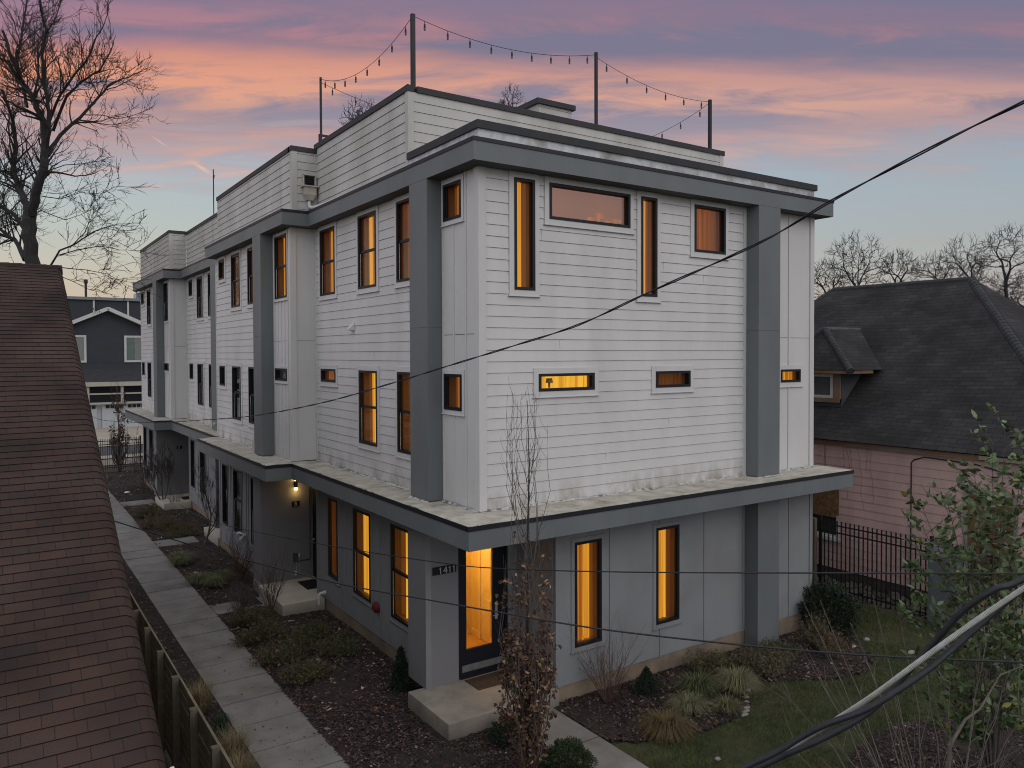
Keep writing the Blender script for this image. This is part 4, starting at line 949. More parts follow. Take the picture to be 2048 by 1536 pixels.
# hipped roof
XE_, ZE, XR_, ZR, YR0, YR1 = 12.28, 3.36, 17.2, 7.86, .76, 5.2
def uvface(mb, pts, org, du, dv):
    n = len(mb.v); mb.v += [tuple(p) for p in pts]; mb.f.append(tuple(range(n, n+len(pts))))
    for p in pts: d = Vector(p)-Vector(org); mb.uv.append((d.dot(du), d.dot(dv)))
def hip_roof(x0, x1, y0, y1, ze, xr, yr0, yr1, zr, mat, parent, sag=0):
    mb = MB(); mb.uv = []
    A, B, C, D = (x0, y0, ze), (x0, y1, ze), (x1, y1, ze), (x1, y0, ze); R0, R1 = (xr, yr0, zr), (xr, yr1, zr)
    sv = Vector((xr-x0, 0, zr-ze)).normalized()
    # the visible slope as a grid, gently sagging
    n, m_ = 26, 18; g = {}
    for i in range(n+1):
        for j in range(m_+1):
            s = j/m_; lo = y0+(yr0-y0)*s; hi = y1+(yr1-y1)*s; t = i/n
            y_ = lo+(hi-lo)*t; x_ = x0+(xr-x0)*s; z_ = ze+(zr-ze)*s-sag*math.sin(math.pi*s)*math.sin(math.pi*t)-sag*.5*math.sin(t*7)*math.sin(math.pi*s)*.5
            g[i, j] = (x_, y_, z_)
    L_ = math.hypot(xr-x0, zr-ze)
    for i in range(n):
        for j in range(m_):
            q = [g[i, j], g[i, j+1], g[i+1, j+1], g[i+1, j]]; k = len(mb.v); mb.v += q; mb.f.append((k, k+1, k+2, k+3))
            mb.uv += [(q[0][1], L_*j/m_), (q[1][1], L_*(j+1)/m_), (q[2][1], L_*(j+1)/m_), (q[3][1], L_*j/m_)]
    sv2 = Vector((0, yr0-y0, zr-ze)).normalized(); uvface(mb, [D, R0, A][::-1], A, Vector((1, 0, 0)), sv2)
    uvface(mb, [B, R1, C], B, Vector((1, 0, 0)), sv2); uvface(mb, [C, R1, R0, D], C, Vector((0, 1, 0)), sv)
    return mb.build('roof', mat, parent)
pr = hip_roof(XE_, 22.1, PYA-.25, PYB+.25, ZE, XR_, YR0, YR1, ZR, M_SHG, PK, .10)
M_HIP = pmat('hip_cap_shingle', (.036, .037, .040), .95, .25, 3, fine=.2)
def hipcap(a, b, parent, r=.13, step=.15, mat=None):
    a = Vector(a); b = Vector(b); d = (b-a); L_ = d.length; d.normalize(); mb = MB(); k = 0
    while k*step < L_:
        p = a+d*(k*step); q = a+d*min(L_, (k+1)*step+.03); mb.tube([p, q], [r*1.06, r*.95], 10); k += 1
    return mb.build('hip_cap', mat or M_HIP, parent)
dn = Vector((0, 0, -.085))
hipcap(Vector((XE_, PYA-.25, ZE))+dn, Vector((XR_, YR0, ZR))+dn, pr); hipcap(Vector((XR_, YR0, ZR))+dn*.9, Vector((XR_, YR1, ZR))+dn*.9, pr, .11); hipcap(Vector((XE_, PYB+.25, ZE))+dn, Vector((XR_, YR1, ZR))+dn, pr, .1)
# dormer
slope = (ZR-ZE)/(XR_-XE_)
def rz(x): return ZE+slope*(x-XE_)
dm = MB(); dx, dy0, dy1, dz0, dz1 = 13.2, 2.28, 4.3, rz(13.2)-.02, 5.16
dm.quad((dx, dy1, dz0), (dx, dy0, dz0), (dx, dy0, dz1), (dx, dy1, dz1)); xb = XE_+(dz1-ZE)/slope
dm.tri((dx, dy0, dz0), (xb, dy0, dz1), (dx, dy0, dz1)); dm.tri((dx, dy1, dz0), (dx, dy1, dz1), (xb, dy1, dz1))
dmo = dm.build('dormer', pmat('dormer_wall', (.045, .048, .053), .9, .25, 3), PK)
rb = MB(); rb.uv = []
ex0, ey0, ey1, ez_ = dx-.35, dy0-.50, dy1+.50, 5.22; pkx, pky, pkz = 13.9, (dy0+dy1)/2, 6.42
xbr = XE_+(pkz-ZE)/slope+.05; xbe = XE_+(ez_-ZE)/slope+.05
uvface(rb, [(ex0, ey1, ez_), (ex0, ey0, ez_), (pkx, pky, pkz)], (ex0, ey0, ez_), Vector((0, 1, 0)), Vector((.45, 0, .9)))
uvface(rb, [(ex0, ey0, ez_), (xbe, ey0, ez_), (xbr, pky, pkz), (pkx, pky, pkz)], (ex0, ey0, ez_), Vector((1, 0, 0)), Vector((0, .8, .6)))
uvface(rb, [(ex0, ey1, ez_), (pkx, pky, pkz), (xbr, pky, pkz), (xbe, ey1, ez_)], (ex0, ey1, ez_), Vector((1, 0, 0)), Vector((0, -.8, .6)))
rb.build('dormer_roof', M_SHG, dmo)
MB().box(ex0+.02, xbe-.4, ey0+.03, ey1-.03, ez_-.10, ez_-.012).build('dormer_eave', M_OLDW, dmo)
hipcap((ex0, ey0, ez_-.03), (pkx, pky, pkz-.04), dmo, .10, .13); hipcap((ex0, ey1, ez_-.03), (pkx, pky, pkz-.04), dmo, .10, .13); hipcap((pkx, pky, pkz-.03), (xbr, pky, pkz-.03), dmo, .06, .13, pmat('pale_ridge', (.07, .07, .072), .8, .3, 4))
Ld = Face('L', dx); w = MB()
Ld.box(w, 2.52, 2.60, 4.42, 5.1, 0, .05); Ld.box(w, 3.12, 3.2, 4.42, 5.1, 0, .05); Ld.box(w, 2.60, 3.12, 4.42, 4.50, 0, .05); Ld.box(w, 2.60, 3.12, 5.02, 5.1, 0, .05)
wo = w.build('dormer_window', pmat('aged_window_frame', (.40, .38, .35), .7, .2, 6), dmo)
w = MB(); Ld.box(w, 2.30, 2.50, 4.3, 5.12, 0, .05); Ld.box(w, 2.3, 3.6, 4.30, 4.41, 0, .07); w.build('dormer_trim', M_OLDW, dmo)
w = MB(); Ld.quad(w, 2.60, 3.12, 4.50, 5.02, .02); w.build('pane', pmat('dusty_pane', (.05, .055, .06), .3, .2, 3), wo)

# ---- short board fence end and the iron fence on the right
WR = empty('board_fence', 'short length of tan horizontal board fence between white row and iron fence', 'fence', (9.9, 1.7, -.4))
mb = MB()
for k in range(11): mb.box(8.62, 11.1, 1.70, 1.725, -.38+.165*k, -.38+.165*k+.15)
mb.build('fence_boards', M_WOOD, WR); MB().box(11.08, 11.18, 1.64, 1.74, -.6, 1.44).build('fence_post', M_POSTW, WR)
def iron_fence(name, label, p0, p1, h, pitch, posts, zb, extra=.1, r=.008):
    p0 = Vector((*p0, 0)); p1 = Vector((*p1, 0)); d = p1-p0; L_ = d.length; d.normalize(); E = empty(name, label, 'fence', (*((p0+p1)/2).xy, gzf(*((p0+p1)/2).xy)))
    def zg(t): q = p0+d*t; return gzf(q.x, q.y)+zb
    pk = MB(); n = int(L_/pitch)
    s = d.cross(Vector((0, 0, 1)))
    for k in range(n+1):
        t = k*pitch; q = p0+d*t; z = zg(t); pk.obox(Vector((q.x, q.y, z+h/2)), d, s, Vector((0, 0, 1)), r, r, h/2)
    pk.build('pickets', M_IRON, E)
    for hz in (.12, h-.30, h-.12):
        rl = MB(); q = (p0+p1)/2; a = Vector((p0.x, p0.y, zg(0)+hz)); b = Vector((p1.x, p1.y, zg(L_)+hz)); dd = (b-a).normalized()
        rl.obox((a+b)/2, dd, s, dd.cross(s), (b-a).length/2, .011, .017); rl.build('rail', M_IRON, E)
    for t in posts:
        q = p0+d*t; z = zg(t); po = MB(); po.obox(Vector((q.x, q.y, z+h/2+.03)), d, s, Vector((0, 0, 1)), .032, .032, h/2+.05); po.build('fence_post', M_IRON, E)
    return E
iron_fence('iron_fence', 'black iron picket fence between lawn and pink house', (11.3, 1.62), (11.3, -8.3), 1.85, .118, (0, 2.85, 5.7, 8.5), .02, r=.012)
iron_fence('iron_fence', 'distant black iron picket fence along the street behind the row', (-12, 34.2), (.1, 34.2), 1.62, .105, (12.05,), .0, r=.011)
# utility cabinet by the fence
uc = MB(); uc.box(10.9, 11.22, -1.95, -1.35, -.45, 1.28); uc.box(10.88, 11.24, -1.97, -1.33, 1.28, 1.31)
uc = uc.build('utility_cabinet', pmat('cabinet_grey', (.085, .10, .11), .5, .08, 3)); tag(uc, 'tall blue grey metal cabinet against the iron fence behind the leafy shrub', 'cabinet')
MB().box(10.885, 10.9, -1.9, -1.4, -.3, 1.2).build('cabinet_door', MATS['cabinet_grey'], uc)
rb = MB(); r_ = random.Random(9)
for k in range(130):
    x, y = r_.uniform(11.4, 12.45), r_.uniform(-2.5, 2.5); s = r_.uniform(.03, .12); z = gzf(x, y)
    a = Vector((r_.uniform(-1, 1), r_.uniform(-1, 1), r_.uniform(-.3, .3))).normalized(); b = a.orthogonal().normalized(); rb.obox((x, y, z+s*.2), a, b, a.cross(b), s, s*.6, s*.35)
tag(rb.build('rubble', pmat('rubble_stone', (.09, .08, .075), .95, .4, 8)), 'broken stones and debris strewn between iron fence and pink house', 'rubble', kind='stuff')

# ---- behind: dark gabled house over the street
DH = empty('dark_gabled_house', 'charcoal sided house with white trimmed gable and garage doors across the street', 'house', (-2, 56, .6))
M_DK = pmat('charcoal_siding', (.030, .034, .042), .8, .08, 2); M_DTR = pmat('house_white_trim', (.42, .42, .42), .6, .05)
Fh = Face('F', 54.0); yb = .75
siding('house_wall', Fh, gx-5.4 if False else -4.6, 6.2, 5.0, 6.9, [], M_DK, DH, zref=4.9, step=.16)
mb = MB(); gx, gh, gw = .8, 9.0, 5.6
mb.poly([(gx-gw, 54.0, 6.45), (gx+gw, 54.0, 6.45), (gx, 54.0, gh)]); mb.build('gable', M_DK, DH)
mb = MB()
for s in (-1, 1):
    a = Vector((gx+s*(gw+.5), 53.7, 6.30)); b = Vector((gx, 53.7, gh+.12)); d = (b-a).normalized(); up = Vector((0, -1, 0)).cross(d)*s
    mb.obox((a+b)/2, d, Vector((0, 1, 0)), d.cross(Vector((0, 1, 0))), (b-a).length/2, .30, .13)
mb.build('rake_board', M_DTR, DH)
mb = MB(); 
mb.quad((-14, 54, 5.0), (-14, 52.2, 3.7), (8, 52.2, 3.7), (8, 54, 5.0)); mb.build('porch_roof', pmat('dark_shingle_far', (.028, .029, .034), .9, .25, 3, (1, 1, 4)), DH)
mb = MB(); mb.box(-14, 8, 52.0, 52.3, 3.45, 3.75); mb.build('porch_beam', pmat('cream_beam', (.33, .31, .26), .7, .05), DH)
mb = MB(); mb.box(-14, 8, 53.6, 54.2, 2.2, 5.0); mb.build('porch_wall', M_DK, DH); MB().box(-14, 8, 52.65, 52.75, .2, 2.2).build('garage_wall', pmat('garage_door', (.36, .38, .40), .6, .05), DH)
mb = MB()
for x in (-7.3, -5.1, -2.9, -.7, 1.5): mb.box(x-.09, x+.09, 52.2, 52.35, 2.2, 3.5)
mb.box(-14, 8, 52.18, 52.3, 2.85, 2.95); mb.box(-14, 8, 52.1, 52.4, 2.15, 2.28); mb.build('garage_trim', MATS['cream_beam'], DH)
M_GD = pmat('garage_door', (.36, .38, .40), .6, .05)
for gx0 in (-9.2, -4.5, .2):
    g = MB(); g.box(gx0, gx0+4.4, 52.5, 52.6, .32, 2.14); g = g.build('garage_door', M_GD, DH)
    q = MB()
    for gi in range(3):
        for gj in range(4): q.box(gx0+.25+gi*1.45+gj*.3, gx0+.25+gi*1.45+gj*.3+.24, 52.47, 52.5, 1.83, 2.06)
    q.build('garage_lights', M_DARKROOM, g)
for wx in (-1.35, 2.65):
    w = MB(); Fh.box(w, wx-.75, wx+.75, 5.15, 5.3, 0, .08); Fh.box(w, wx-.75, wx+.75, 7.0, 7.15, 0, .08); Fh.box(w, wx-.75, wx-.6, 5.3, 7.0, 0, .08); Fh.box(w, wx+.6, wx+.75, 5.3, 7.0, 0, .08)
    w = w.build('window', M_DTR, DH); q = MB(); Fh.quad(q, wx-.6, wx+.6, 5.3, 7.0, .03); q.build('pane', pmat('greenish_pane', (.10, .13, .12), .25, .15, 2), w)
    q = MB(); Fh.box(q, wx-.03, wx+.6, 5.3, 7.0, .035, .04); q.build('inner_curtain', pmat('far_curtain', (.16, .17, .16), .8, .1, 3, (6, 6, 1)), w)
# flat roofed building behind it
FR = empty('flat_roof_building', 'dark flat roofed building with pale panel joints rising behind the gabled house', 'building', (-4, 66, 1))
MB().box(-14, 5.0, 66, 74, .5, 10.5).build('building_wall', M_DK, FR); MB().box(-14.2, 5.1, 65.8, 74.2, 10.5, 10.75).build('roof_edge', pmat('zinc_edge', (.16, .17, .18), .6), FR)
mb = MB()
for x in (-7.0, -4.3, -1.6, 1.1, 3.8, 4.9): mb.box(x-.07, x+.07, 65.93, 66, 6, 10.5)
mb.build('panel_joint', M_DTR, FR)
fl_ = MB(); fl_.tube([(.6, 67, 10.6), (.6, 67, 12.0)], .10, 10); fl_.tube([(.6, 67, 12.0), (.6, 67, 12.3)], .17, 10); fl_.build('roof_flue', M_IRON, FR)
TW = empty('glass_tower', 'slim pale blue tower on the skyline behind the row', 'building', (20, 232, 0))
c0 = at(277, 640, 260)
M_TWR = pmat('tower_glass', (.10, .15, .24), .3, .2, .2)
MB().box(c0.x-.6, c0.x+2.2, c0.y, c0.y+6, 0, c0.z+9).build('tower_shaft', M_TWR, TW); MB().box(c0.x-1.9, c0.x-.6, c0.y+1, c0.y+5, 0, c0.z+5).build('tower_wing', M_TWR, TW)

# ================================================================== TREES
def limb(mb, pts, r0, r1, sides): 
    n = len(pts); mb.tube(pts, [r0+(r1-r0)*i/(n-1) for i in range(n)], sides, cap=False)
def rot(v, ax, a): return (Matrix.Rotation(a, 3, ax) @ v)
def grow(tw, cr, p, d, L, r, lev, R, o):
    """recursive bare branch: o = options"""
    n = o.get('seg', 5) if lev > 1 else 4; pts = [p.copy()]; dd = d.copy(); seg = L/n
    for i in range(n):
        j = o['wob']; dd = (dd+Vector((R.uniform(-j, j), R.uniform(-j, j), R.uniform(-j, j)))+Vector((0, 0, o['up']))*(.5 if lev > 2 else 1)).normalized()
        pts.append(pts[-1]+dd*seg)
    r1 = r*o.get('taper', .6) if lev > 0 else r*.35
    sd = 7 if r > .06 else (5 if r > .02 else 3)
    (tw if r > o.get('trunk_r', .07) else cr).__class__ and limb(tw if r > o.get('trunk_r', .07) else cr, pts, r, r1, sd)
    if lev == 0: return
    k = o['kids'][min(lev, len(o['kids'])-1)]; k = R.randint(max(1, k-1), k+1)
    for i in range(k):
        t = R.uniform(.28, 1.0) if i else 1.0; q = pts[0].lerp(pts[-1], 0); f = t*n; a = int(min(f, n-1)); q = pts[a].lerp(pts[a+1], f-a)
        base = (pts[a+1]-pts[a]).normalized(); ang = R.uniform(*o['ang'])*(.6 if i == 0 else 1)
        ax = base.orthogonal().normalized(); ax = rot(ax, base, R.uniform(0, 6.283)); nd = rot(base, ax, ang)
        rr = r1 if i == 0 else (r+(r1-r)*t)*R.uniform(.42, .68)
        grow(tw, cr, q, nd, L*R.uniform(*o['len'])*(1.05 if i == 0 else .9), max(rr, o['rmin']), lev-1, R, o)
def bare_tree(name, label, base, height, r, seed, lev, o, mat, group=None, cat='tree', limbs=1):
    E = empty(name, label, cat, tuple(base), group); R = random.Random(seed); tw, cr = MB(), MB()
    for i in range(limbs):
        d = Vector((R.uniform(-.12, .12), R.uniform(-.12, .12), 1)).normalized() if limbs == 1 else Vector((math.cos(i*2.4+seed)*.32, math.sin(i*2.4+seed)*.32, 1)).normalized()
        grow(tw, cr, Vector(base), d, height*o.get('l0', .34), r, lev, R, o)
    top = max(v[2] for v in cr.v); k_ = height/max(.1, top-base[2]); b3 = Vector(base)
    for q in (tw, cr): q.v = [tuple(b3+(Vector(v)-b3)*k_) for v in q.v]
    if tw.v: tw.build('trunk', mat, E)
    cr.build('crown', mat, E)
    return E
# big bare tree behind the brown roof: main limbs follow the real one, the rest is grown
def big_tree():
    D = 29; b0 = at(72, 560, D); base = Vector((b0.x, b0.y, -.3)); E = empty('bare_tree', 'tall leafless tree with thick forked trunk rising behind the brown roof', 'tree', tuple(base))
    R = random.Random(77); tw, cr = MB(), MB()
    def P(u, v, dz=0): return at(u, v, D+dz)
    limbs = [  # (points(px,py,depth offset), r0, r1)
        ([(72, 620, 0), (66, 530, 0), (58, 470, .0), (60, 425, .1)], .42, .33), ([(60, 430, 0), (50, 400, .2), (38, 375, .5), (26, 350, .8), (30, 300, 1.0), (30, 260, 1.2), (5, 180, 1.5)], .24, .07),
        ([(62, 430, 0), (72, 390, -.3), (86, 340, -.5), (90, 300, -.6), (86, 240, -.6), (75, 215, -.7), (62, 190, -.8), (38, 150, -1), (20, 100, -1.2), (5, 60, -1.3)], .30, .06),
        ([(90, 300, -.6), (98, 260, -.9), (96, 210, -1.0), (88, 165, -1.1), (85, 110, -1.2), (92, 60, -1.3), (80, 10, -1.5), (78, -60, -1.7)], .13, .04),
        ([(95, 310, -.5), (120, 270, 0), (160, 235, .4), (200, 190, .8), (225, 165, 1.0), (255, 155, 1.4), (285, 140, 1.8)], .13, .012),
        ([(106, 262, .0), (135, 190, -.5), (160, 165, -.8), (200, 140, -1.1), (222, 100, -1.3), (232, 70, -1.5)], .10, .012),
        ([(100, 240, -.5), (120, 190, -1), (150, 150, -1.6), (178, 115, -2.0), (190, 80, -2.2), (210, 45, -2.4), (216, 25, -2.5)], .09, .01),
        ([(170, 230, .5), (205, 230, .6), (235, 238, .8), (262, 232, 1.0), (290, 222, 1.2), (298, 208, 1.4)], .035, .006),
        ([(60, 470, 0), (30, 430, .8), (-20, 400, 1.5), (-80, 330, 2)], .16, .05), ([(50, 520, 0), (30, 480, 1), (0, 460, 1.6), (-50, 430, 2.2)], .16, .05),
        ([(-40, 360, 1.5), (10, 340, 1.2), (26, 352, .8)], .05, .09),
        ([(55, 215, -.7), (35, 120, .2), (45, 60, .5), (55, 0, .8), (50, -80, 1)], .09, .03), ([(-20, 110, 2), (10, 120, 1.6), (38, 160, .6)], .05, .06), ([(66, 195, -.8), (78, 150, -.4), (75, 90, 0), (110, 40, .4), (130, -20, .6)], .07, .02),
        ([(85, 345, -.5), (130, 330, -1), (180, 326, -1.4), (212, 318, -1.7), (230, 312, -2)], .035, .006),
        ([(84, 392, -.4), (120, 398, -.9), (160, 385, -1.3), (200, 388, -1.7), (240, 370, -2.1)], .035, .006),
        ([(80, 420, -.3), (130, 440, -.9), (160, 430, -1.1), (190, 415, -1.4)], .03, .006),
        ([(98, 538, .5), (120, 500, .2), (150, 488, -.3), (190, 462, -.8), (235, 448, -1.2), (280, 446, -1.6)], .07, .008), ([(118, 510, .2), (155, 500, -.6), (200, 492, -1.0), (240, 500, -1.5), (272, 500, -1.8)], .04, .006),
        ([(120, 535, .4), (170, 540, -.4), (215, 548, -.8), (258, 572, -1.2)], .035, .005), ([(140, 495, 0), (170, 465, -.6), (185, 430, -.9), (200, 405, -1.1)], .035, .006),
        ([(100, 545, .4), (140, 560, 0), (180, 580, -.5), (230, 590, -1.0)], .03, .005)]
    o = dict(wob=.20, up=.05, ang=(.35, .95), len=(.5, .78), kids=[2, 3, 3, 3], rmin=.0085, trunk_r=.075, taper=.5)
    for li, (pts, r0, r1) in enumerate(limbs):
        W = [P(*p) for p in pts]; r0 *= .60; r1 *= .7
        # smooth by subdivision with a little wobble
        Q = []
        for a, b in zip(W[:-1], W[1:]):
            for k in range(3): Q.append(a.lerp(b, k/3)+Vector([R.uniform(-1, 1)*.04*min(1, r0*8) for _ in range(3)]))
        Q.append(W[-1]); n = len(Q); rad = [r0+(r1-r0)*i/(n-1) for i in range(n)]
        (tw if r0 > .07 else cr).tube(Q, rad, 8 if r0 > .06 else 5, cap=False)
        if li == 0: continue
        tot = sum((b-a).length for a, b in zip(Q[:-1], Q[1:])); droop = li >= 14 or li in (7,)
        nk = int(tot*(5.0 if not droop else 3.2))+2
        for k in range(nk):
            t = R.uniform(.12, 1)*(n-1); a = int(min(t, n-2)); q = Q[a].lerp(Q[a+1], t-a); base_d = (Q[a+1]-Q[a]).normalized()
            ax = rot(base_d.orthogonal().normalized(), base_d, R.uniform(0, 6.283)); nd = rot(base_d, ax, R.uniform(.4, 1.1))
            rr = max(.010, (r0+(r1-r0)*t/(n-1))*R.uniform(.3, .6)); frac = 1-.45*t/(n-1)
            o2 = dict(o, up=.07 if not droop else .01, ang=(.25, .8) if droop else o['ang'])
            grow(tw, cr, q, nd, R.uniform(.7, 1.7)*frac*(1 if rr > .02 else .75), min(rr, .05), 3 if rr > .018 else 2, R, o2)
    tw.build('trunk', M_BARK, E); cr.build('crown', M_BARK, E)
big_tree()
# dome shaped crown: many end points spread over a dome, joined back to the trunk cluster by cluster
def dome_tree(name, label, base, top, zc, rx, seed, n, mat, group, r0=.16, rmin=.014, lean=0):
    E = empty(name, label, 'tree', tuple(base), group); R = random.Random(seed); r = np.random.RandomState(seed); base = Vector(base); tw, cr = MB(), MB()
    rz_ = top-zc; P = []
    lob = [(R.uniform(0, 6.28), R.uniform(.75, 1.15)) for _ in range(5)]
    while len(P) < n:
        d = r.randn(3); d[2] = abs(d[2])*1.1-(.35 if R.random() < .72 else 1.1); d /= np.linalg.norm(d); a = math.atan2(d[1], d[0])
        k = min(1.12, sum(w*max(0, math.cos(a-t))**2 for t, w in lob)/1.3+.45)*R.uniform(.80, 1.0)*(1 if d[2] > 0 else .85)
        if R.random() < .35: k *= R.uniform(.55, .9)
        dn_ = rz_ if d[2] > 0 else max(rz_, zc*.75)
        P.append((base.x+d[0]*rx*k+lean*d[2], base.y+d[1]*rx*k, zc+d[2]*dn_*k))
    P = np.array(P); fork = Vector((base.x, base.y, max(.28*top, zc-rz_*1.25)))
    def rec(pts, s, dirv, rad, lev):
        m = len(pts); c = Vector(pts.mean(0))
        if m <= 2 or lev > 9:
            for p in pts:
                e = Vector(p); q = s.lerp(e, .5)+Vector([R.uniform(-1, 1) for _ in range(3)])*.06*(e-s).length+Vector((0, 0, .04*(e-s).length)); limb(cr, [s, s+dirv*.2*(e-s).length*.5+(e-s)*.15, q, e], max(rmin, rad*.8), rmin*.5, 3)
            return
        ax = r.randn(3); ax /= np.linalg.norm(ax); dd = (pts-np.array(s)) @ ax
        cov = pts-pts.mean(0); w_, v_ = np.linalg.eigh(cov.T @ cov); axm = v_[:, -1] if R.random() < .75 else v_[:, 1]
        t = cov @ axm; cut = np.quantile(t, R.uniform(.32, .68)); A, B = pts[t <= cut], pts[t > cut]
        for G in (A, B):
            if not len(G): continue
            g = Vector(G.mean(0)); f = R.uniform(.28, .44) if lev > 1 else R.uniform(.34, .48); L_ = (g-s).length; e = s+(g-s)*f-Vector((0, 0, .07*L_ if lev > 0 else 0))+Vector([R.uniform(-1, 1) for _ in range(3)])*.07*L_+dirv*L_*.06
            rr = max(rmin, rad*math.sqrt(len(G)/m)*.97); mid = s.lerp(e, .5)+dirv*L_*.05+Vector([R.uniform(-1, 1) for _ in range(3)])*.03*L_
            limb(tw if rr > .07 else cr, [s, mid, e], min(rad, rr*1.1), rr, 6 if rr > .05 else 4 if rr > .025 else 3); rec(G, e, (e-mid).normalized(), rr, lev+1)
    limb(tw, [base, base.lerp(fork, .5)+Vector((.1, .05, 0)), fork], r0*1.25, r0, 8); rec(P, fork, Vector((0, 0, 1)), r0, 0)
    tw.build('trunk', mat, E); cr.build('crown', mat, E); return E
# far bare trees on the skyline at right
o_far = dict(wob=.13, up=.03, ang=(.30, .72), len=(.70, .90), kids=[2, 3, 3, 3], rmin=.014, trunk_r=.12, taper=.66, l0=.17)
grp = 'bare trees on the skyline'
r_ = np.random.RandomState(8); n = 26000; X = -160+560*r_.rand(n); Y = 150+60*r_.rand(n)-.15*X; hh = 6.5+2.2*np.sin(X*.09)+1.5*np.sin(X*.31+1); C = np.stack([X, Y, hh*r_.rand(n)**.7+.5], 1)
Dv = r_.randn(n, 3); Dv /= np.linalg.norm(Dv, axis=1)[:, None]
s_ = np.cross(Dv, r_.randn(n, 3)); s_ /= np.linalg.norm(s_, axis=1)[:, None]; w_ = (.15+.25*r_.rand(n))[:, None]; l_ = (1.2+1.6*r_.rand(n))[:, None]
V = np.stack([C-Dv*l_-s_*w_, C+Dv*l_-s_*w_, C+Dv*l_+s_*w_, C-Dv*l_+s_*w_], 1).reshape(-1, 3)
o = np_mesh('distant_woods', V, np.arange(4*n).reshape(n, 4), pmat('distant_woods', (.035, .034, .034), .95, .3, .1)); tag(o, 'low dark belt of far off leafless woods along the horizon', 'woods', kind='stuff')
for (u, D, vtop, vmid, half, n, sd, lab) in (
        (1712, 60, 466, 548, 66, 1100, 41, 'round crowned bare tree rising just right of the row, beyond the dark roof'), (1650, 64, 520, 575, 48, 700, 42, 'half hidden bare tree at the right edge of the row, beyond the dark roof'),
        (1798, 62, 497, 552, 46, 750, 43, 'small fan shaped bare tree, second clear crown over the dark roof ridge'), (1878, 66, 502, 550, 52, 800, 44, 'bushy bare tree over the middle of the dark roof ridge'),
        (1935, 58, 468, 535, 58, 800, 45, 'bare tree with spreading limbs above the near end of the dark ridge'), (2012, 54, 450, 535, 74, 1000, 46, 'tallest bare tree at the right edge of the view beyond the dark roof'),
        (2056, 70, 545, 610, 70, 1000, 47, 'dense low bare tree behind the far right slope of the dark roof'), (1985, 75, 545, 600, 55, 800, 48, 'thin bare tree low behind the dark hip at the far right'),
        (722, 46, 192, 245, 42, 600, 51, 'bare tree top showing above the left parapet of the roof deck'), (1012, 52, 172, 225, 44, 600, 52, 'bare tree top showing above the front parapet left of the stair box'), (250, 130, 600, 640, 25, 260, 53, 'tiny bare tree between the flat building and the row')):
    b = at(u, 760, D); top = at(u, vtop, D).z; zc = at(u, vmid, D).z; b.z = 0
    dome_tree('bare_tree', lab, b, top, zc, half/CP['f']*D, sd, n, M_FARTREE, grp, r0=.15 if D < 100 else .25, rmin=.013 if D < 60 else (.015 if D < 100 else .03))

# leaves as small bent quads
def leaf_quads(C, Dv, L, W, r, fold=.25):
    """C centres (n,3), Dv unit directions (n,3)"""
    n = len(C); rnd = r.randn(n, 3); s = np.cross(Dv, rnd); s /= np.linalg.norm(s, axis=1)[:, None]+1e-9; nn = np.cross(s, Dv)
    L = L[:, None]; W = W[:, None]
    b1 = C+Dv*L*.30+s*W*.5+nn*W*fold; b2 = C+Dv*L*.70+s*W*.42+nn*W*fold; c = C+Dv*L+nn*W*.1; d2 = C+Dv*L*.70-s*W*.42+nn*W*fold; d1 = C+Dv*L*.30-s*W*.5+nn*W*fold
    V = np.stack([C, b1, b2, c, d2, d1], 1).reshape(-1, 3); k = np.arange(n)[:, None]*6
    F = np.concatenate([k+np.array([[0, 1, 2, 3]]), k+np.array([[0, 3, 4, 5]])], 1).reshape(-1, 4); return V, F

